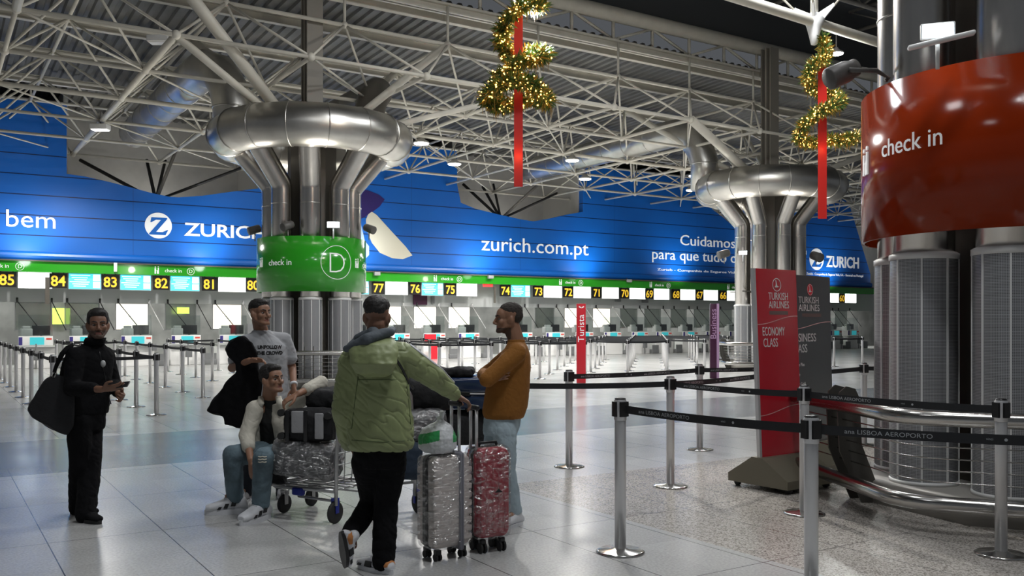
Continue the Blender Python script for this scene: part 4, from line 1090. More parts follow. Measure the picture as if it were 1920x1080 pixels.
# ------------------------------------------------------------------ luggage and trolleys
def zrot(a): return Matrix.Rotation(a, 4, 'Z')
M['silver_case'] = mat('champagne_shell', (.74,.67,.635), .35, .3); M['red_case'] = mat('burgundy_shell', (.38,.014,.035), .3); M['blue_case'] = mat('navy_shell', (.012,.03,.085), .22, coat=.4)
M['dark_fab'] = mat('black_fabric', (.014,.014,.016), .85, bump=.3, bscale=40)
M['black_wrap'] = mat('wrapped_grey_bag', (.10,.10,.105), .4, bump=.8, bscale=9)
def suitcase(p, rz, size, m_, label, ridges='v', handle=.0, wheel_r=.03, straps=None, gh=None, hpos=.1):
    w_, d_, h_ = size; r = thing('suitcase', p, label, 'suitcase'); T = Matrix.Translation(p) @ zrot(rz); z0 = wheel_r*2+.03
    def mv(mb): mb.v = [T @ V(q) for q in mb.v]; return mb
    mb = MB().rbox((0,0,z0+h_/2), (w_, d_, h_), .045, 4)
    sh = mv(mb).build('shell', m_, r)
    rb = MB()
    if ridges == 'h':
        for k_ in range(int(h_/.055)-1):
            z = z0+.06+k_*.055
            rb.rbox((0,0,z), (w_+.004, d_+.004, .040), .008, 2)
        for k_ in range(int(h_/.055)-2): pass
    else:
        for x in (-.36,-.18,0,.18,.36): rb.rbox((x*w_, 0, z0+h_/2), (.03, d_+.014, h_-.08), .006, 2)
        for y in (-.25, .25): rb.rbox((0, y*d_, z0+h_/2), (w_+.014, .03, h_-.08), .006, 2)
    mv(rb).build('shell_ridges', m_, sh)
    mv(MB().rbox((0,0,z0+h_/2), (w_+.006,.012,h_+.006), .04)).build('zip_band', M['black'], sh)
    wp = MB().rbox((0,0,z0+h_/2), (w_+.035, d_+.035, h_+.03), .06, 4); mv(wp).build('plastic_wrap', M['wrap'], r)
    for sx_ in (-1, 1):
        for sy_ in (-1, 1):
            x, y = sx_*(w_/2-.05), sy_*(d_/2-.04)
            wh = mv(MB().tube((x-.022, y, wheel_r), (x-.008, y, wheel_r), wheel_r, seg=18).tube((x+.008, y, wheel_r), (x+.022, y, wheel_r), wheel_r, seg=18)).build('wheel', M['rubber'], r)
            mv(MB().rbox((x, y, wheel_r*2+.008), (.042,.045,.036), .010)).build('wheel_fork', M['black'], wh)
    if handle:
        hx = .045; z1 = z0+h_
        hb = MB()
        for y in (-hx, hx): hb.tube((hpos,y,z1-.02), (hpos,y,z1+handle), .0105, seg=12)
        hh = mv(hb).build('pull_handle', M['post'], r)
        mv(MB().rbox((hpos,0,z1+handle), (.03,hx*2+.05,.035), .012)).build('grip', M['black'], hh)
    if gh: mv(MB().pipe([(-.07,0,z0+h_), (-.06,0,z0+h_+.028), (.06,0,z0+h_+.028), (.07,0,z0+h_)], .011, 10)).build('carry_handle', M['black'], r)
    if straps: mv(MB().rbox((straps,0,z0+h_/2), (.035, d_+.05, h_+.045), .02)).build('luggage_strap', mat('slate_strap', (.24,.24,.28), .6), r)
    return r, T, z0
# silver case: its front face turned a little to the viewer's right
pS = FL(829, 1046); rS, TS_, zS = suitcase(V((-.445,5.99,0)), .66, (.295,.205,.60), M['silver_case'], 'silver suitcase wrapped in clear film with a plastic bag on top', 'h', .33, .024, straps=.06, hpos=.085)
pR = FL(922, 1038); rR, TR, zR = suitcase(V((-.165,6.17,0)), .50, (.245,.20,.605), M['red_case'], 'burgundy suitcase wrapped in clear film beside the silver one', 'v', .27, .035, gh=True, hpos=-.108)
mb = MB(); f = lambda x, y, d: TR @ V((x, -.121-d, zR+y)); mb.prism([(.02,.335),(.05,.31),(-.01,.31)], f, 0, .004); mb.build('logo_mark', M['black'], rR)
# white and green carrier bag on the silver case
def sheet_noise(s_, a): return lambda co, n: a*noise.noise(co*s_)+a*.5*noise.noise(co*s_*2.3)
zt_ = zS+.60+.018; c0 = TS_ @ V((-.055,-.0,zt_))
M['bag_white'] = mat('white_film_bag', (.66,.68,.70), .35, bump=.5, bscale=12); M['bag_green'] = mat('green_print_film', (.04,.33,.10), .35, bump=.5, bscale=12)
bg = thing('carrier_bag', c0, 'white and green knotted plastic carrier bag on the silver suitcase', 'bag')
mb = MB().loft([(c0+UP*.0, (.085,0,0), (0,.075,0)), (c0+UP*.03, (.125,0,0), (0,.10,0)), (c0+UP*.10, (.128,0,0), (0,.11,0)), (c0+UP*.155, (.10,0,0), (0,.09,0)), (c0+V((.015,0,.19)), (.055,0,0), (0,.05,0)), (c0+V((.025,0,.215)), (.018,0,0), (0,.018,0))])
mb.cap(c0+V((.025,0,.20)), c0+V((.032,0,.255)), .012, .017).cap(c0+V((.03,0,.25)), c0+V((.048,0,.268)), .009).cap(c0+V((.022,0,.22)), c0+V((-.01,0,.232)), .012, .005)
def bagmat(p):
    q = p-c0
    return 1 if (.085+.25*q.x < q.z < .15+.25*q.x and (q.x < .02)) or (q.x > .105 and q.z > .07) else 0
organic(mb, 'bag_film', [M['bag_white'], M['bag_green']], bg, .005, 3, lambda co, n: .007*noise.noise(V((co.x*26, co.y*26, co.z*9)))+.003*noise.noise(co*60), matfn=bagmat)

M['blue_pl'] = mat('blue_plastic', (.015,.03,.30), .35); M['zinc'] = mat('galvanised_tube', (.45,.45,.45), .35, .85)
def trolley(c, rz, label, L_=1.0, handle_h=1.02):
    """c: middle of the platform on the floor; local +x = front (platform nose), -x = handle end"""
    r = thing('luggage_trolley', c, label, 'luggage trolley'); T = Matrix.Translation(c) @ zrot(rz) @ Matrix.Diagonal((L_,1,1,1))
    def B(mb, n_, m_, par=None): mb.v = [T @ V(q) for q in mb.v]; return mb.build(n_, m_, par or r)
    fz = .25
    B(MB().pipe([(-.45,-.27,fz),(.35,-.25,fz-.02),(.52,-.15,fz-.03),(.56,0,fz-.03),(.52,.15,fz-.03),(.35,.25,fz-.02),(-.45,.27,fz)], .0165, 10, closed=False), 'platform_frame', M['zinc'])
    m = MB()
    for y in (-.16,-.05,.05,.16): m.tube((-.45,y,fz), (.52,y*.8,fz-.025), .008, seg=8)
    for x in (-.4,-.1,.2): m.tube((x,-.265,fz), (x,.265,fz), .010, seg=8)
    m.pipe([(-.45,-.22,fz-.09),(.1,-.2,fz-.09),(.3,0,fz-.09),(.1,.2,fz-.09),(-.45,.22,fz-.09)], .012, 8)
    B(m, 'platform_rails', M['zinc'])
    for y in (-.27, .27):
        B(MB().pipe([(-.46,y,.14),(-.47,y,.5),(-.50,y,.95),(-.54,y,handle_h)], .0165, 10), 'upright', M['zinc'])
    B(MB().tube((-.54,-.30,handle_h), (-.54,.30,handle_h), .02, seg=12), 'handle_bar', M['blue_pl'])
    m = MB()
    for z in (.36,.45,.54,.63,.72,.81): m.tube((-.47-.03*(z-.5),-.27,z), (-.47-.03*(z-.5),.27,z), .005, seg=6)
    for y in (-.18,-.09,0,.09,.18): m.tube((-.465,y,.30), (-.495,y,.84), .005, seg=6)
    B(m, 'back_grid', M['zinc'])
    B(MB().box((-.505,0,.86), (.012,.34,.11)), 'notice_panel', M['desk_grey'])
    B(MB().rbox((.02,-.27,fz-.035), (.13,.05,.06), .012), 'bumper_clip', M['blue_pl'])
    B(MB().rbox((.02,.27,fz-.035), (.13,.05,.06), .012), 'bumper_clip', M['blue_pl'])
    for x, y, rr in ((-.44,-.26,.085), (-.44,.26,.085), (.34,-.16,.075), (.34,.16,.075)):
        Rm = Matrix.Translation(V((x,y,rr))) @ Matrix.Rotation(PI/2, 4, 'Y')
        mb = MB().lathe([(.02,-.018),(rr-.012,-.018),(rr,-.010),(rr,.010),(rr-.012,.018),(.02,.018)], (0,0,0), 22); mb.v = [Rm @ q for q in mb.v]; wh = B(mb, 'wheel', M['rubber'])
        B(MB().rbox((x-.028,y,rr+.05), (.006,.04,.11), .002).rbox((x+.028,y,rr+.05), (.006,.04,.11), .002).rbox((x,y,rr+.10), (.06,.05,.025), .004), 'wheel_fork', M['zinc'] if x > 0 else M['blue_pl'], wh)
    return r, T
# front trolley: handle end at the green jacket man, nose to the sitter
pA = FL(640, 985); pB = FL(545, 962)
tr1c = V((-1.536, 7.38, 0)); tr1, TT1 = trolley(tr1c, math.radians(150), 'front luggage trolley carrying the film-wrapped bag beside the sitting man', .8)
tr2c = V((-.52, 7.82, 0)); tr2, TT2 = trolley(tr2c, math.radians(30), 'rear luggage trolley loaded with the navy suitcase behind the two wrapped cases')
def blob_bag(name, label, c, size, rz, m_, cat='bag', amp=.02, sc=7, vox=.01, extra=None, p=3.2, tilt=0, fold=None, wrap=False):
    r = thing(name, c-UP*size[2]/2, label, cat); T = Matrix.Translation(c) @ zrot(rz) @ Matrix.Rotation(tilt, 4, 'Y')
    x, y, z = [s_/2 for s_ in size]
    rings = [(T @ V((-x*.97*1,0,0)), T.to_3x3() @ V((0,y*.55,0)), T.to_3x3() @ V((0,0,z*.55)))]
    for k_ in range(9):
        u = -0.92+1.84*k_/8; e = (1-abs(u)**4)**.25
        rings.append((T @ V((x*u,0,0)), T.to_3x3() @ V((0,y*(.72+.28*e),0)), T.to_3x3() @ V((0,0,z*(.72+.28*e)))))
    rings.append((T @ V((x*.97,0,0)), T.to_3x3() @ V((0,y*.55,0)), T.to_3x3() @ V((0,0,z*.55))))
    mb = MB().loft(rings, 32, p=p)
    organic(mb, 'bag_body', m_, r, vox, 3, fold or (lambda co, n: amp*noise.noise(co*sc)+amp*.4*noise.noise(co*sc*3)))
    if wrap: organic(MB().loft([(a, b*1.05, d*1.05) for a, b, d in rings], 32, p=p), 'plastic_wrap', M['wrap'], r, vox, 2, lambda co, n: amp*.6*noise.noise(co*sc*1.5))
    return r, T
r, T = blob_bag('wrapped_bag', 'grey soft bag wrapped in crinkled film on the front trolley', S(577, 858, 7.15), (.52,.38,.30), -.12, M['black_wrap'], 'bag', .016, 11, .008, wrap=True, tilt=.10)
M['pouch'] = mat('clear_grey_pouch', (.34,.34,.35), .22, bump=.5, bscale=10)
r, T = blob_bag('holdall', 'black holdall with grey glossy side pockets on top of the wrapped bag', S(585, 795, 7.12), (.40,.26,.26), -.1, M['dark_fab'], 'bag', .014, 8)
MB().rbox((-.07,-.135,.03), (.10,.02,.17), .01).rbox((.10,-.135,.0), (.07,.02,.2), .01).build_t('side_pocket', M['pouch'], r, T)
for x in (-.15,-.005): MB().rbox((x,-.142,0), (.03,.012,.24), .004).build_t('strap', M['black'], r, T)
for x, z in ((-.20,.10),(-.20,-.08),(.17,.08)):
    MB().tube((x,-.15,z), (x,-.11,z), .028, seg=16).build_t('side_wheel', M['rubber'], r, T)
blob_bag('black_bag', 'black soft bag under the sitting man\'s elbow on the front trolley', S(622, 748, 7.25), (.36,.30,.19), -.2, M['dark_fab'], 'bag', .02, 7)
blob_bag('dark_bundle', 'dark quilted bundle hanging behind the sitting man\'s knees', S(521, 892, 7.45), (.12,.12,.16), .2, M['dark_fab'], 'bag', .02, 14, .006)
blob_bag('black_bag', 'large black bag on the rear trolley under the stretched green sleeve', S(800, 735, 7.6), (.40,.35,.30), .3, M['dark_fab'], 'bag', .02, 6)
blob_bag('wrapped_bag', 'film-wrapped dark bag between the green jacket and the carrier bag', S(795, 800, 7.35), (.34,.34,.28), .3, M['black_wrap'], 'bag', .016, 11, .01, wrap=True)
blob_bag('black_bag', 'black crate-shaped bag low on the rear trolley behind the pull handles', S(880, 800, 7.75), (.46,.34,.30), .25, M['dark_fab'], 'bag', .01, 6)
blob_bag('denim_bundle', 'dark blue bundle low between the green jacket man and the silver suitcase', S(765, 862, 7.2), (.20,.26,.30), .3, mat('dark_denim', (.02,.035,.06), .8, bump=.3), 'bag', .015, 8)
# navy suitcase lying flat on top
pN = S(878, 733, 7.75); r = thing('navy_suitcase', pN-UP*.13, 'glossy navy suitcase lying flat on the rear trolley load', 'suitcase')
T = Matrix.Translation(pN) @ zrot(-.12) @ Matrix.Rotation(.04, 4, 'X')
for z, nm in ((.068,'upper_shell'), (-.068,'lower_shell')): MB().rbox((0,0,z), (.56,.42,.13), .04, 4).build_t(nm, M['blue_case'], r, T)
MB().rbox((0,0,0), (.565,.425,.014), .004).build_t('zip_band', M['post'], r, T)
MB().rbox((0,-.215,.0), (.1,.012,.035), .006).build_t('lock', M['black'], r, T)
blob_bag('folded_jacket', 'black folded jacket thrown on the navy suitcase', S(850, 697, 7.7), (.36,.26,.075), -.1, M['dark_fab'], 'jacket', .02, 9, .008)
# ------------------------------------------------------------------ people
from mathutils.bvhtree import BVHTree
M['skin'] = mat('warm_brown_skin', (.30,.155,.095), .5); M['skin_dark'] = mat('brown_skin', (.21,.105,.065), .5)
M['lip'] = mat('lip_skin', (.26,.10,.08), .45); M['stubble'] = mat('stubble_skin', (.09,.055,.04), .7)
M['hair'] = mat('black_hair', (.010,.008,.007), .6, bump=.25, bscale=120)
M['hair_short'] = mat('cropped_hair', (.035,.027,.022), .75, bump=.4, bscale=160)
M['eye'] = mat('eye_white', (.30,.27,.25), .3); M['iris'] = mat('dark_iris', (.015,.009,.006), .15)
def frame(fd, o=(0,0,0), up=UP):
    y = V(fd).normalized(); x = y.cross(up).normalized(); z = x.cross(y)
    m = Matrix((x, y, z)).transposed().to_4x4(); m.translation = V(o); return m
HEAD_S = 1.0
def head_shape(mb, H, beard=False):
    def A(c, r, rot=None): mb.ell(c, r, mtx=H if rot is None else H @ rot, su=20, sv=14)
    def Cp(a, b, r0, r1=None): mb.cap(H @ V(a), H @ V(b), r0, r1)
    A((0,-.018,.045), (.076,.094,.080)); A((0,.030,-.030), (.058,.060,.082)); A((0,.045,.030), (.062,.048,.060))
    for s in (-1, 1):
        Cp((s*.055,-.0,-.045), (s*.022,.066,-.088), .020, .020); A((s*.040,.060,-.022), (.024,.024,.026))
        Cp((s*.012,.087,.023), (s*.042,.074,.024), .0105, .010); A((s*.012,.097,-.037), (.0095,.011,.008))
        A((s*.076,-.012,-.008), (.013,.019,.030)); A((s*.072,-.004,-.028), (.012,.014,.014)); A((s*.062,-.01,-.02), (.016,.03,.04))
    Cp((0,.088,.018), (0,.110,-.028), .0085, .0125); Cp((-.016,.078,-.090), (.016,.078,-.090), .019)
    Cp((-.017,.086,-.059), (.017,.086,-.059), .0075); Cp((-.014,.086,-.069), (.014,.086,-.069), .0078); A((0,.066,-.062), (.036,.022,.034))
def head_post(H):
    Hi = H.inverted()
    def f(co):
        p = Hi @ co
        if p.length > .2: return co
        for s in (-1, 1):
            d = (V((p.x, p.y, p.z))-V((s*.031,.092,.002)))
            k = math.exp(-(d.x**2/.017**2+d.z**2/.010**2+d.y**2/.03**2)); p.y -= .011*k
        d = V((p.x/.022, (p.y-.094)/.02, (p.z+.0645)/.003)); p.y -= .003*math.exp(-d.length_squared)
        return H @ p
    return f
def hand_shape(mb, w_, d, n, t, curl=.5, s=1.0, thumb=.5, curls=None):
    d = V(d).normalized(); n = V(n); n = (n-d*n.dot(d)).normalized(); t = V(t); t = (t-d*t.dot(d)-n*t.dot(n)).normalized(); w_ = V(w_)
    mb.loft([(w_-d*.03, t*.026*s, n*.020*s), (w_+d*.01*s, t*.028*s, n*.019*s), (w_+d*.045*s, t*.040*s, n*.016*s), (w_+d*.088*s, t*.041*s, n*.013*s), (w_+d*.098*s, t*.034*s, n*.009*s)], 18)
    for k, (off, L_) in enumerate(((.031,.070),(.011,.079),(-.010,.073),(-.030,.058))):
        c_ = curls[k] if curls else curl*(.92+.09*k)
        p = w_+d*.088*s+t*off*s; a = c_*.5; r = .0086*s
        for q, sg in enumerate((.46,.31,.23)):
            dr = d*math.cos(a)+n*math.sin(a)+t*(off*.9); e = p+dr.normalized()*L_*sg*s; mb.cap(p, e, r, r*.9); p = e; r *= .92; a += c_*.95
    p = w_+d*.020*s+t*.026*s; a = (t*.75+d*.65+n*.25*(1+thumb)).normalized(); e = p+a*.036*s; mb.cap(p, e, .0135*s, .0115*s)
    b = (t*.35+d*.85+n*.5*thumb).normalized(); f_ = e+b*.030*s; mb.cap(e, f_, .0108*s, .0098*s); g_ = f_+(d*.9+n*.55*thumb-t*.1).normalized()*.024*s; mb.cap(f_, g_, .0096*s, .0084*s)
def folds(a=.006, sc=9, zs=1.0, puff=0, seed=0):
    o_ = V((seed*3.1, seed*1.7, seed*.9))
    def f(co, n):
        w_ = noise.noise(co*4+o_)*.09; co = V((co.x+w_, co.y-w_, co.z*1.35+co.x*.7+w_*1.5))
        v = noise.noise(V((co.x*sc, co.y*sc, co.z*sc*zs))+o_); v2 = abs(noise.noise(V((co.x*sc*1.6, co.y*sc*1.6, co.z*sc*1.6*zs))+o_))
        r = a*v - a*.9*(1-min(1, v2*4))*.6
        if puff: r += puff*abs(math.sin(co.z*PI/.095))*.9
        return r
    return f
def shoe(par, ank, d, m_up, m_sole, up=UP, z0=None, s=1.0, trim=None, name='shoe', hz=1.0):
    d = V(d).normalized(); up = V(up); up = (up-d*up.dot(d)).normalized(); sd = d.cross(up); a = V(ank)
    if z0 is None: base = V((a.x, a.y, 0)) if abs(d.z) < .3 else a-up*.09
    else: base = z0
    F = lambda x, y, z: base+d*(x*s)+sd*(y*s)+up*(z*s*hz)
    mb = MB()
    for_ = [(-.085,.020,.030,.030),(-.075,.034,.050,.036),(-.045,.040,.085,.044),(0,.041,.095,.048),(.04,.043,.080,.042),(.085,.047,.058,.032),(.13,.048,.045,.026),(.165,.042,.038,.022),(.187,.026,.028,.017)]
    rings = [(F(x, 0, .022+h/2*.9), sd*w_*s, up*(h/2)*s*hz) for x, w_, h, _ in for_]
    mb.loft(rings, 22, p=2.3); mb.cap(F(-.015,0,.08), F(-.02,0,.105), .043*s, .042*s)
    sh = organic(mb, name, m_up, par, .005, 3)
    so = MB(); out = []
    for k in range(28):
        t = 2*PI*k/28; x = .052+.142*math.cos(t); wd = .047 if x > .03 else .041; out.append((x, wd*math.sin(t)*(1 if abs(math.sin(t)) > .0 else 1)))
    so.prism(out, lambda x, y, z: F(x, y, z), 0, .028, smooth=False); so.build('sole', m_sole, sh)
    mb = MB()
    for k in range(4): mb.cap(F(.045+.022*k, -.022, .098-.013*k), F(.045+.022*k, .022, .098-.013*k), .0035*s)
    mb.build('laces', m_up if trim is None else trim[0], sh)
    if trim:
        for q, (x0, x1, z0_, z1_) in enumerate(trim[2]):
            for s_ in (-1, 1):
                mb = MB(); mb.prism([(x0, z0_), (x1, z0_), (x1-.012, z1_), (x0-.012, z1_)], lambda x, y, dd: F(x, s_*(dd+.036), y), 0, .013)
                mb.build('side_patch', trim[1], sh)
    return sh
def torso(mb, rings, r, f, p=2.2, dz=0): mb.loft([(V(c), r*w_, f*d_) for c, w_, d_ in rings], 30, p=p)
def limb(mb, pts, rs):
    for a, b, r0, r1 in zip(pts, pts[1:], rs, rs[1:]): mb.cap(a, b, r0, r1)
def person(org, label, J, skin, hairf, hair_m, beard=None, disp=None):
    """continuous body: head, neck, torso, limbs and hands in one skin"""
    r = thing('person', org, label, 'person'); H = frame(J['fd'], J['head']); mb = MB(); head_shape(mb, H)
    R_, F_ = J['r'], J['f']
    mb.cap(V(J['neck'])+UP*.0, H @ V((0,-.03,-.05)), .064, .057); 
    mb.cap(V(J['neck'])-UP*.02, H @ V((0,-.0,-.06)), .05, .045)
    torso(mb, [(J['pel']-UP*.06, .09, .07), (J['pel'], .12, .085), (J['waist'], .125, .085), (J['chest'], .155, .10), (J['neck']-UP*.05, .15, .075), (J['neck'], .06, .055)], R_, F_)
    for s in 'RL':
        sh, el, wr = J['sh'+s], J['el'+s], J['wr'+s]; limb(mb, [J['neck']-UP*.07, sh, el, wr], [.06, .048, .037, .026])
        hd = J['hand'+s]; hand_shape(mb, wr+V(hd[0]).normalized()*.02, hd[0], hd[1], hd[2], **(hd[3] if len(hd) > 3 else {}))
        limb(mb, [J['pel']-UP*.03, J['hip'+s], J['kn'+s], J['an'+s]], [.07, .066, .050, .036])
        limb(mb, [J['an'+s], J['an'+s]+V(J['toe'+s]).normalized()*.06-UP*.02], [.030, .022])
    Hi = H.inverted()
    def mf(c):
        p = Hi @ c
        if p.length > .16: return 0
        if p.y > .082 and -.074 < p.z < -.054 and abs(p.x) < .022: return 1
        if beard and p.y > -.01 and p.z < -.030:
            if beard == 'full' and (p.z < -.045 or (abs(p.x) < .03 and p.y > .085 and p.z < -.045)) and abs(p.x) < .075: return 2
            if beard == 'stubble' and p.z < -.066: return 2
        return 0
    body = organic(mb, 'body', [skin, M['lip'], M['stubble']], r, .0052, 3, None, mf, head_post(H))
    e = MB(); ir = MB()
    for s in (-1, 1):
        e.ell((s*.031,.0728,.000), (.0128,.0118,.0078), mtx=H, su=14, sv=10); ir.ell((s*.031+J.get('gaze',0),.0800,.000), (.0064,.0058,.0062), mtx=H, su=12, sv=8)
    eo = e.build('eyes', M['eye'], body); ir.build('irises', M['iris'], eo)
    b = MB()
    for s in (-1, 1): b.cap(H @ V((s*.014,.0955,.0235)), H @ V((s*.036,.088,.029)), .0042, .0045).cap(H @ V((s*.036,.088,.029)), H @ V((s*.050,.073,.024)), .0045, .0025)
    b.build('eyebrows', M['hair'], body)
    if beard == 'full':
        b = MB()
        for s in (-1, 1): b.cap(H @ V((0,.0985,-.049)), H @ V((s*.022,.090,-.053)), .0045, .004).cap(H @ V((s*.022,.090,-.053)), H @ V((s*.027,.082,-.075)), .004, .005)
        b.cap(H @ V((-.012,.090,-.087)), H @ V((.012,.090,-.087)), .009)
        b.build('moustache', M['stubble'], body)
    hb = MB(); hairf(hb, H); organic(hb, 'hair', hair_m, body, .0045, 2, lambda co, n: .0025*noise.noise(co*55)+.0015*noise.noise(co*120))
    return r, body, H
def hair_quiff(hb, H):
    hb.ell((0,-.020,.070), (.080,.096,.066), mtx=H); hb.ell((0,.045,.092), (.062,.045,.034), mtx=H); hb.ell((0,-.06,.035), (.073,.060,.070), mtx=H)
    for s in (-1, 1): hb.ell((s*.060,-.012,.045), (.022,.055,.045), mtx=H)
def hair_crop(hb, H):
    hb.ell((0,-.022,.062), (.0775,.093,.070), mtx=H); hb.ell((0,-.055,.030), (.072,.062,.070), mtx=H)
def hair_top(hb, H):
    hb.ell((0,-.018,.070), (.083,.098,.066), mtx=H); hb.ell((0,.03,.095), (.06,.05,.03), mtx=H); hb.ell((0,-.062,.05), (.070,.054,.052), mtx=H)
def jproj(o):   # surface of a garment for putting print, straps and zips on it
    me = o.data; off = org_of(o); vs_ = [v.co+off for v in me.vertices]; return BVHTree.FromPolygons(vs_, [list(p.vertices) for p in me.polygons])
def onto(bvh, p, d, lift=.003):
    h = bvh.ray_cast(V(p)-V(d).normalized()*.6, V(d).normalized(), 1.5)
    return (h[0]+h[1]*lift if h[1].dot(V(d)) < 0 else h[0]-h[1]*lift) if h[0] is not None else V(p)
def near(bvh, p, lift=.004):
    h = bvh.find_nearest(V(p)); return h[0]+h[1]*lift
X = lambda v: V(v).normalized()
def seen(bvh, px, py, lift=.002):      # point of the garment met by the line of sight through a measured position
    d = (S(px, py, 5)-EP).normalized(); h = bvh.ray_cast(EP+d*3, d, 8)
    return h[0]-d*lift if h[0] is not None else S(px, py, 5.5)

# --- A: man in black with a shoulder bag, phone in hand
f = X((.80,-.60,0)); r_ = X((f.y, -f.x, 0)); Y = 7.2
A = dict(r=r_, f=f, head=S(183.5,609,7.17), fd=X((.46,-.88,-.02)), neck=S(174,652,7.2), chest=S(163,698,7.2), waist=S(158,738,7.2), pel=S(158,772,7.2),
    shR=S(142,668,7.05), shL=S(197,667,7.35), elR=S(134,728,6.98), elL=S(213,722,7.42), wrR=S(190,730,6.85), wrL=S(222,738,7.12),
    handR=((.95,-.1,.12), (-.1,.6,.8), (.0,-.3,1), dict(curl=.35, thumb=.2)), handL=((.6,-.75,-.25), (-.75,-.5,.5), (.1,.2,1), dict(curl=1.1, thumb=.8)),
    hipR=S(150,790,7.12), hipL=S(168,790,7.28), knR=S(150,868,7.12), knL=S(170,866,7.18), anR=S(148,945,7.32), anL=S(160,960,7.05), toeR=(.93,-.36,0), toeL=(.85,-.52,0))
gnd = V((A['pel'].x, A['pel'].y, 0))
pA_, bodyA, HA = person(gnd, 'person in all black standing at the left with a phone and shoulder bag', A, M['skin_dark'], hair_quiff, M['hair'], 'full')
M['blackcloth'] = mat('black_cloth', (.006,.006,.007), .9, bump=.25, bscale=30, spec=.15)
def top_A():
    mb = MB()
    torso(mb, [(S(157,776,7.2), .185, .14), (S(157,760,7.2), .195, .155), (A['waist'], .190, .150), (S(161,710,7.2), .195, .15), (A['chest']+UP*.03, .20, .145), (S(168,668,7.2), .19, .12), (S(172,655,7.2), .13, .09), (S(176,643,7.19), .068, .065)], r_, f)
    limb(mb, [A['neck']-UP*.06, A['shR'], A['elR'], A['wrR'].lerp(A['elR'], .28)], [.08, .078, .066, .052])
    limb(mb, [A['neck']-UP*.06, A['shL'], A['elL'], A['wrL'].lerp(A['elL'], .15)], [.08, .076, .062, .048])
    return mb
o = organic(top_A(), 'jacket', M['blackcloth'], pA_, .008, 5, folds(.006, 8))
mb = MB(); mb.loft([(S(176,646,7.18), r_*.078, f*.075), (S(178,638,7.17), r_*.080, f*.078), (S(180,633,7.17), r_*.076, f*.074)], 24); mb.build('collar', M['blackcloth'], o)
bv = jproj(o); MB().ell(seen(bv, 193, 682, .004), (.02,.02,.028)).build('round_tag', M['desk_mid'], o)
pts = [seen(bv, 186+22*k/14, 658+100*k/14, .001) for k in range(15)]; MB().pipe(pts, .0035, 6).build('zip', M['black'], o)
mb = MB(); torso(mb, [(S(158,765,7.2), .17, .135), (S(158,792,7.2), .165, .13), (S(158,806,7.2), .15, .12)], r_, f)
limb(mb, [A['hipR'], A['knR'], A['anR']-UP*.02], [.098, .085, .080]); limb(mb, [A['hipL'], A['knL'], A['anL']-UP*.02], [.098, .085, .080])
organic(mb, 'trousers', M['blackcloth'], pA_, .008, 5, folds(.007, 9))
shoe(pA_, A['anR'], A['toeR'], M['blackcloth'], M['rubber']); shoe(pA_, A['anL'], A['toeL'], M['blackcloth'], M['rubber'])
ph = S(224,722,6.86); T = Matrix.Translation(ph) @ Matrix.Rotation(-.12, 4, 'Y') @ Matrix.Rotation(.5, 4, 'X')
o = MB(); o.rbox((0,0,0), (.145,.072,.010), .004, mtx=T); o = o.build('mobile_phone', M['black'], own_origin=True); tag(o, 'black phone held flat by the man in all black', 'phone')
c = S(96,760,7.12); r = thing('shoulder_bag', S(96,813,7.12), 'black soft duffel bag hanging from the shoulder of the man in all black', 'bag')
mb = MB(); bx = X((.35,.1,-.55)); by = X((0,1,.1)); bz = bx.cross(by)
fn = lambda x, y, d: S(x, y, 7.12+d)
mb.prism([(103,702),(86,712),(70,733),(55,757),(52,768),(60,782),(80,794),(105,808),(126,815),(138,800),(140,740),(128,706)], fn, -.12, .14)
organic(mb, 'bag_body', M['dark_fab'], r, .009, 14, lambda co, n: .012*noise.noise(co*8))
MB().pipe([S(100,712,7.02), S(101,700,7.03), S(106,685,7.02), S(116,664,6.99), S(126,653,7.02), S(135,648,7.1)], [.016,.014,.016,.02,.02,.015], 8).build('shoulder_strap', M['blackcloth'], r)
MB().pipe([S(97,706,7.0), S(100,697,7.0), S(105,700,7.0), S(103,708,7.0)], .006, 8, closed=True).build('strap_buckle', M['chrome'], r)

# --- B: man in a light grey tee with a black jacket over his arm
f = X((.30,-.95,0)); r_ = X((f.y, -f.x, 0))
B = dict(r=r_, f=f, head=S(488,588,7.92), fd=X((.80,-.60,.06)), neck=S(490,622,7.98), chest=S(498,665,7.98), waist=S(503,712,8.0), pel=S(506,748,8.0),
    shR=S(462,640,7.92), shL=S(533,636,8.08), elR=S(435,690,7.78), elL=S(548,690,8.14), wrR=S(468,676,7.56), wrL=S(551,722,7.98),
    handR=((.92,-.3,.05), (.1,-.5,-.8), (.2,-.6,.7), dict(curl=.55)), handL=((.1,-.4,-.95), (-.6,-.7,0), (-.5,.6,0), dict(curl=.6)),
    hipR=S(492,765,7.97), hipL=S(522,765,8.05), knR=S(474,840,7.85), knL=S(524,845,7.95), anR=S(462,915,7.85), anL=S(530,918,8.1), toeR=(-.2,-.98,0), toeL=(.25,-.95,0))
gnd = V((B['pel'].x, B['pel'].y, 0))
pB_, bodyB, HB = person(gnd, 'person standing in a light grey printed tee with a black jacket over one arm', B, M['skin'], hair_top, M['hair'], None)
M['tee'] = mat('light_grey_jersey', (.40,.41,.43), .8, bump=.1, bscale=50); M['navy'] = mat('dark_navy_denim', (.014,.018,.028), .8, bump=.2, bscale=60)
mb = MB()
torso(mb, [(S(506,762,8.0), .175, .13), (S(506,745,8.0), .180, .135), (B['waist'], .172, .125), (B['chest'], .185, .13), (S(495,648,7.98), .185, .12), (S(492,632,7.98), .13, .085), (S(490,619,7.97), .075, .068)], r_, f)
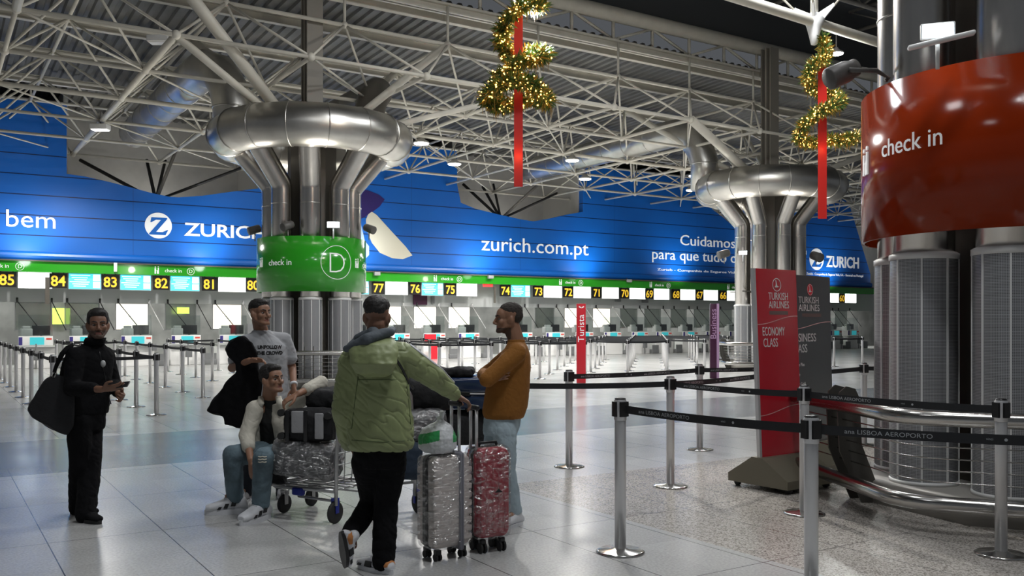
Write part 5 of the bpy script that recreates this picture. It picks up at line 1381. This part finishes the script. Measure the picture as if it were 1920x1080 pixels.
limb(mb, [B['neck']-UP*.06, B['shR'], B['shR'].lerp(B['elR'], .72)], [.07, .066, .074]); limb(mb, [B['neck']-UP*.06, B['shL'], B['shL'].lerp(B['elL'], .62)], [.07, .066, .076])
o = organic(mb, 'tee_shirt', M['tee'], pB_, .0075, 4, folds(.006, 8)); bv = jproj(o)
for tx, py in (('UNFOLLOW', 651), ('THE CROWD', 662)):
    t0 = S(506, py+3, 7.86)
    m = text_mb(tx, .040, lambda x, y, d: t0-r_*x+UP*y+f*d, .02, bold=.0025, sx=.90)
    m.v = [onto(bv, p, -f, .0008+(.0008 if (p-t0).dot(f) > .01 else 0)) for p in m.v]; m.build('printed_slogan', M['black'], o)
mb = MB(); torso(mb, [(S(506,745,8.0), .165, .12), (S(506,770,8.0), .165, .125), (S(506,785,8.0), .15, .11)], r_, f)
limb(mb, [B['hipR'], B['knR'], B['anR']-UP*.03], [.09, .072, .06]); limb(mb, [B['hipL'], B['knL'], B['anL']-UP*.03], [.09, .072, .06])
organic(mb, 'trousers', M['navy'], pB_, .008, 4, folds(.006, 10))
M['shoe_white'] = mat('white_leather', (.68,.69,.72), .45); M['shoe_grey'] = mat('pale_grey_shoe', (.45,.45,.46), .5)
shoe(pB_, B['anR'], B['toeR'], M['shoe_grey'], M['shoe_white']); shoe(pB_, B['anL'], B['toeL'], M['shoe_grey'], M['shoe_white'])
w_ = B['wrL']; dd = (w_-B['elL']).normalized(); MB().tube(w_-dd*.02, w_+dd*.005, .034, seg=20).build('wristwatch', M['shoe_white'], pB_)
r = thing('draped_jacket', S(432,800,7.66), 'black jacket draped over the forearm of the man in the grey tee', 'jacket')
fn = lambda x, y, d: S(x, y, 7.66+d)
mb = MB(); mb.prism([(424,655),(432,640),(446,631),(458,631),(472,642),(481,660),(483,690),(492,720),(487,760),(458,782),(452,802),(430,797),(421,796),(420,782),(404,776),(388,770),(404,745),(425,715),(444,698),(440,680),(428,668)], fn, -.055, .075)
organic(mb, 'jacket_cloth', M['blackcloth'], r, .008, 8, lambda co, n: .014*noise.noise(V((co.x*16, co.y*8, co.z*3.5)))+.004*noise.noise(co*25))

# --- C: man sitting on the nose of the front trolley
f = X((-.22,-.97,0)); r_ = X((f.y, -f.x, 0))
Cc = dict(r=r_, f=f, head=S(510,712,7.41), fd=X((.80,-.55,.12)), neck=S(506,750,7.5), chest=S(510,790,7.53), waist=S(514,825,7.57), pel=S(516,848,7.6), gaze=.003,
    shR=S(478,768,7.42), shL=S(541,766,7.5), elR=S(463,818,7.32), elL=S(602,718,7.30), wrR=S(470,862,7.12), wrL=S(560,738,7.06),
    handR=((.08,-.1,-1), (.7,.6,.1), (.4,-.8,0), dict(curl=.35)), handL=((-.8,-.35,-.45), (-.1,.2,-1), (-.3,-1,.1), dict(curl=.75)),
    hipR=S(500,848,7.5), hipL=S(530,850,7.55), knR=S(436,853,7.22), knL=S(494,858,6.98), anR=S(441,925,7.36), anL=S(489,945,7.10), toeR=(-.95,-.30,0), toeL=(-.42,-.90,0))
gnd = V((Cc['pel'].x, Cc['pel'].y, 0))
pC_, bodyC, HC = person(gnd, 'person in a cream overshirt and ripped jeans sitting on the luggage trolley', Cc, M['skin'], hair_quiff, M['hair'], None)
M['cream'] = mat('cream_twill', (.56,.53,.45), .8, bump=.2, bscale=40); M['jeans'] = mat('mid_blue_denim', (.105,.155,.185), .8, var=.35, vscale=6, bump=.2, bscale=70)
M['darktee'] = mat('black_jersey', (.014,.014,.014), .8)
mb = MB(); torso(mb, [(S(516,862,7.58), .15, .125), (S(515,845,7.57), .165, .13), (Cc['waist'], .15, .12), (Cc['chest'], .165, .12), (S(508,765,7.52), .17, .105), (S(507,756,7.51), .12, .085), (S(506,749,7.49), .07, .066)], r_, f)
organic(mb, 'tee_shirt', M['darktee'], pC_, .008, 4, folds(.005, 9))
mb = MB()
for s_ in (1, -1):
    cc = lambda px, py, Y_: S(px, py, Y_)
    mb.loft([(S(515,850,7.57)+r_*s_*.115, r_*.075, f*.150), (Cc['waist']+r_*s_*.118, r_*.075, f*.150), (Cc['chest']+r_*s_*.108, r_*.085, f*.148), (S(508,768,7.52)+r_*s_*.100, r_*.085, f*.115), (S(507,757,7.5)+r_*s_*.085, r_*.055, f*.085)], 22)
mb.loft([(S(516,850,7.66), r_*.17, f*.06), (S(512,790,7.64), r_*.18, f*.06), (S(508,762,7.6), r_*.17, f*.05)], 22)
limb(mb, [Cc['neck']-UP*.06+r_*.1, Cc['shR'], Cc['elR'], Cc['elR'].lerp(Cc['wrR'], .42)], [.066, .075, .066, .058])
limb(mb, [Cc['neck']-UP*.06-r_*.1, Cc['shL'], Cc['elL'], Cc['elL'].lerp(Cc['wrL'], .62)], [.066, .076, .060, .052])
o = organic(mb, 'overshirt', M['cream'], pC_, .008, 3, folds(.0055, 9, seed=2)); bv = jproj(o)
mb = MB()
for s_ in (-1, 1): mb.loft([(S(506,748,7.44)-f*.0+r_*s_*.075+UP*.025, r_*.014, f*.05), (S(507,757,7.38)+r_*s_*.088, r_*.035, f*.02), (S(507,770,7.38)+r_*s_*.10, r_*.012, f*.010)], 16)
organic(mb, 'collar', M['cream'], pC_, .006, 2)
mb = MB()
for py in (785, 805, 825): mb.ell(near(bv, S(543,py,7.36), .002), .008, su=10, sv=6)
mb.build('buttons', M['black'], o)
mb = MB(); torso(mb, [(S(516,842,7.6), .155, .13), (S(517,868,7.6), .16, .14)], r_, f)
limb(mb, [Cc['hipR'], Cc['knR'], V((Cc['anR'].x,Cc['anR'].y,.13))], [.098, .082, .070]); limb(mb, [Cc['hipL'], Cc['knL'], V((Cc['anL'].x,Cc['anL'].y,.13))], [.098, .082, .070])
o = organic(mb, 'jeans', M['jeans'], pC_, .008, 3, folds(.0055, 10, seed=4)); bv = jproj(o)
mb = MB()
for q in range(3):
    pp = [seen(bv, 484+k*4, 856+q*5+(k%2), .001) for k in range(5)]; mb.pipe(pp, .005, 6)
mb.build('ripped_knee', M['cream'], o)
tr_ = (M['shoe_white'], M['black'], [(.0,.03,.045,.075), (.05,.075,.035,.060), (.095,.115,.03,.045)])
shoe(pC_, Cc['anR'], Cc['toeR'], M['shoe_white'], M['shoe_white'], z0=V((Cc['anR'].x, Cc['anR'].y, 0)), s=1.22, trim=tr_, hz=1.22)
shoe(pC_, Cc['anL'], Cc['toeL'], M['shoe_white'], M['shoe_white'], z0=V((Cc['anL'].x, Cc['anL'].y, 0)), s=1.22, trim=tr_, hz=1.22)

# --- D: man in a green padded jacket seen from behind
f = X((.22,.975,0)); r_ = X((f.y, -f.x, 0))
D = dict(r=r_, f=f, head=S(707,594,5.62), fd=X((.06,1,-.03)), neck=S(706,636,5.62), chest=S(704,700,5.62), waist=S(711,770,5.62), pel=S(710,830,5.62),
    shR=S(752,668,5.60), shL=S(659,680,5.62), elR=S(810,706,5.76), elL=S(645,768,5.60), wrR=S(851,738,5.97), wrL=S(655,830,5.78),
    handR=((.80,.30,-.52), (-.35,-.1,-.95), (-.3,.9,.2), dict(curl=.75)), handL=((.35,.5,-.7), (1,0,0), (.2,.9,.2), dict(curl=.8)),
    hipR=S(733,868,5.62), hipL=S(688,868,5.62), knR=S(724,950,5.66), knL=S(699,940,5.80), anR=S(719,1050,5.62), anL=S(658,1000,5.60), toeR=(-.75,.55,0), toeL=(.3,.1,-1))
gnd = V((D['pel'].x, D['pel'].y, 0))
pD_, bodyD, HD = person(gnd, 'person seen from behind in a hooded sage green padded jacket, hand on the suitcase handle', D, M['skin_dark'], hair_top, M['hair'], None)
M['greenj'] = mat('sage_green_nylon', (.235,.275,.125), .5, var=.10, vscale=5, bump=.12, bscale=30); M['lining'] = mat('slate_lining', (.075,.09,.105), .75, bump=.2, bscale=60)
mb = MB()
torso(mb, [(S(715,842,5.62), .190, .15), (S(715,832,5.62), .208, .165), (S(714,800,5.62), .205, .165), (D['waist'], .198, .155), (S(707,730,5.62), .20, .155), (D['chest'], .205, .15), (S(705,668,5.62), .200, .13), (S(706,650,5.62), .155, .10), (S(707,632,5.62), .085, .085)], r_, f, 2.4)
limb(mb, [D['neck']-UP*.08, D['shR'], D['elR'], D['wrR']-X(D['wrR']-D['elR'])*.01], [.085, .088, .076, .056])
limb(mb, [D['neck']-UP*.08, D['shL'], D['elL'], D['wrL']], [.085, .088, .076, .064])
def puff(co, n):
    z = co.z; a = noise.noise(V((co.x*7, co.y*7, co.z*7))); b_ = noise.noise(V((co.x*5, co.y*5, co.z*16+co.x*6)))
    c_ = abs(noise.noise(V((co.x*9+3, co.y*9, co.z*20+co.x*14)))); return .007*a+.008*b_-.007*max(0, 1-c_*6)
o = organic(mb, 'padded_jacket', M['greenj'], pD_, .0065, 3, puff); bv = jproj(o)
back = -f
# yoke seam, hem seam, armhole seams
mb = MB()
mb.pipe([seen(bv, 672+k*9.0, 712, 0) for k in range(9)], .0035, 6)
mb.pipe([seen(bv, 660+k*9.6, 829-abs(k-6)*.6, 0) for k in range(12)], .0035, 6)
mb.pipe([seen(bv, 672-k*1.6, 700+k*13, 0) for k in range(9)], .003, 6)
mb.pipe([seen(bv, 762+k*.9, 715+k*9, 0) for k in range(11)], .003, 6)
mb.build('seams', mat('dark_green_seam', (.08,.11,.04), .6), o)
mb = MB(); hc_ = S(702,672,5.44)
mb.loft([(S(700,708,5.46), r_*.05, f*.02), (S(700,700,5.44), r_*.11, f*.045), (S(701,682,5.43), r_*.150, f*.075), (S(700,662,5.46), r_*.158, f*.085), (S(698,645,5.50), r_*.150, f*.085), (S(704,632,5.56), r_*.11, f*.08)], 26)
organic(mb, 'hood', M['greenj'], o, .006, 3, lambda co, n: .010*noise.noise(V((co.x*12, co.y*8, co.z*10)))+.004*noise.noise(co*30))
mb = MB()
mb.cap(S(650,654,5.50), S(690,636,5.44), .022, .040); mb.cap(S(690,636,5.44), S(731,622,5.50), .040, .030); mb.cap(S(731,622,5.50), S(738,618,5.60), .028, .02); mb.cap(S(650,654,5.50), S(668,640,5.60), .02, .03); mb.cap(S(672,636,5.58), S(700,626,5.52), .035, .045)
organic(mb, 'hood_lining', M['lining'], o, .006, 3, lambda co, n: .005*noise.noise(co*22))
mb = MB()
for off in (-.018, 0, .018):
    pts = [D['shR'].lerp(D['elR'], t) for t in (.15,.4,.65,.9)] + [D['elR'].lerp(D['wrR'], t) for t in (.1,.35,.6,.85,1)]
    side = X((D['elR']-D['shR']).cross(UP)); 
    pp = [near(bv, p+UP*.12+V((.05,-.03,0))+side*off*1.0, .002) for p in pts]; mb.pipe(pp, .0045, 6)
mb.build('sleeve_stripes', M['shoe_white'], o)
mb = MB(); pp = [seen(bv, 718+48*(k/10)+5*math.sin(k*.31), 642+76*k/10, .003) for k in range(11)]; mb.pipe(pp+[pp[-1]+V((.02,.08,-.04))], .0085, 8)
tag(mb.build('crossbody_strap', M['black'], pD_), None)
mb = MB(); torso(mb, [(S(712,825,5.62), .165, .13), (S(711,858,5.62), .168, .135), (S(710,875,5.62), .15, .12)], r_, f)
limb(mb, [D['hipR'], D['knR'], D['anR']-UP*.0], [.102, .078, .074]); limb(mb, [D['hipL'], D['knL'], D['anL']], [.102, .076, .062])
organic(mb, 'trousers', M['blackcloth'], pD_, .007, 3, folds(.007, 10, seed=6))
M['tan'] = mat('orange_suede', (.55,.22,.07), .7)
tr_ = (M['shoe_white'], M['black'], [(.05,.10,.03,.065), (.13,.16,.03,.045)])
s1 = shoe(pD_, D['anR'], D['toeR'], M['shoe_white'], M['shoe_white'], z0=V((D['anR'].x-.01, D['anR'].y, 0)), s=1.06, trim=tr_)
hb_ = lambda sh_, base, d, up: None
bs = S(653,1008,5.52)-V((0,0,0)); d_ = X((.07,.22,-.97)); u_ = X((.75,.62,.2))
b0 = S(640,1022,5.5)
s2 = shoe(pD_, D['anL'], d_, M['shoe_white'], M['black'], up=u_, z0=b0+V((.0,0,.01)), s=.86, trim=tr_)
for sh_, c_, rr in ((s1, D['anR']*1, None), (s2, None, None)): pass
dn = X(D['toeR']); sd = dn.cross(UP); bb = V((D['anR'].x-.01, D['anR'].y, 0))
mb = MB().loft([(bb-dn*.080+UP*.055, sd*.036, UP*.028), (bb-dn*.05+UP*.06, sd*.046, UP*.034), (bb-dn*.005+UP*.055, sd*.048, UP*.024)], 18); mb.build('heel_counter', M['tan'], s1)
sd = d_.cross(u_); mb = MB().loft([(b0-d_*.066+u_*.05, sd*.032, u_*.024), (b0-d_*.04+u_*.052, sd*.040, u_*.03), (b0+d_*.0+u_*.05, sd*.041, u_*.02)], 18); mb.build('heel_counter', M['tan'], s2)

# --- E: man in a rust sweater with crossed arms
f = X((-.94,.10,0)); r_ = X((f.y, -f.x, 0))
E_ = dict(r=r_, f=f, head=S(953,598,6.97), fd=X((-.985,-.17,-.02)), neck=S(968,640,6.98), chest=S(957,690,6.98), waist=S(950,745,6.98), pel=S(946,788,6.98),
    shR=S(962,662,7.14), shL=S(970,662,6.82), elR=S(908,702,7.15), elL=S(913,712,6.72), wrR=S(911,707,6.77), wrL=S(925,700,7.08),
    handR=((.95,-.15,.12), (0,1,0), (-.1,-.1,1), dict(curl=.28)), handL=((.7,.6,.1), (0,-1,0), (0,0,1), dict(curl=.3)),
    hipR=S(930,812,7.08), hipL=S(946,812,6.88), knR=S(922,885,7.05), knL=S(950,885,6.88), anR=S(932,962,7.05), anL=S(966,960,6.90), toeR=(-.95,-.2,0), toeL=(-.62,-.78,0))
gnd = V((E_['pel'].x, E_['pel'].y, 0))
pE_, bodyE, HE = person(gnd, 'person in a rust brown sweater and light jeans standing side-on with crossed arms', E_, M['skin'], hair_crop, M['hair_short'], 'stubble')
M['rust'] = mat('rust_knit', (.27,.105,.012), .85, bump=.25, bscale=60); M['ljeans'] = mat('light_blue_denim', (.36,.45,.50), .8, var=.22, vscale=5, bump=.15, bscale=70)
mb = MB()
torso(mb, [(S(945,784,6.98), .155, .150), (S(945,776,6.98), .170, .165), (S(947,765,6.98), .175, .172), (E_['waist'], .178, .172), (S(954,715,6.98), .185, .165), (S(960,690,6.98), .19, .145), (S(966,665,6.98), .185, .115), (S(969,650,6.98), .13, .085), (S(968,640,6.98), .066, .062)], r_, f)
limb(mb, [E_['neck']-UP*.07, E_['shR'], E_['elR'], E_['wrR'].lerp(E_['elR'], .12)], [.075, .072, .056, .036])
limb(mb, [E_['neck']-UP*.07, E_['shL'], E_['elL'], E_['wrL'].lerp(E_['elL'], .1)], [.075, .074, .060, .048])
organic(mb, 'sweater', M['rust'], pE_, .0075, 4, folds(.0045, 7, seed=8))
mb = MB(); mb.loft([(S(968,643,6.98), r_*.072, f*.068), (S(968,638,6.98), r_*.070, f*.068), (S(968,636,6.98), r_*.06, f*.058)], 24); mb.build('collar', M['rust'], pE_)
mb = MB(); torso(mb, [(S(943,776,6.98), .150, .145), (S(940,800,6.98), .15, .145), (S(938,815,6.98), .14, .13)], r_, f)
limb(mb, [E_['hipR'], E_['knR'], E_['anR']], [.095, .075, .06]); limb(mb, [E_['hipL'], E_['knL'], E_['anL']+UP*.02], [.096, .073, .055])
organic(mb, 'jeans', M['ljeans'], pE_, .0075, 3, folds(.006, 10, seed=9))
shoe(pE_, E_['anL'], E_['toeL'], M['shoe_white'], M['shoe_white'], z0=V((E_['anL'].x, E_['anL'].y, 0))); shoe(pE_, E_['anR'], E_['toeR'], M['shoe_white'], M['shoe_white'], z0=V((E_['anR'].x, E_['anR'].y, 0)))
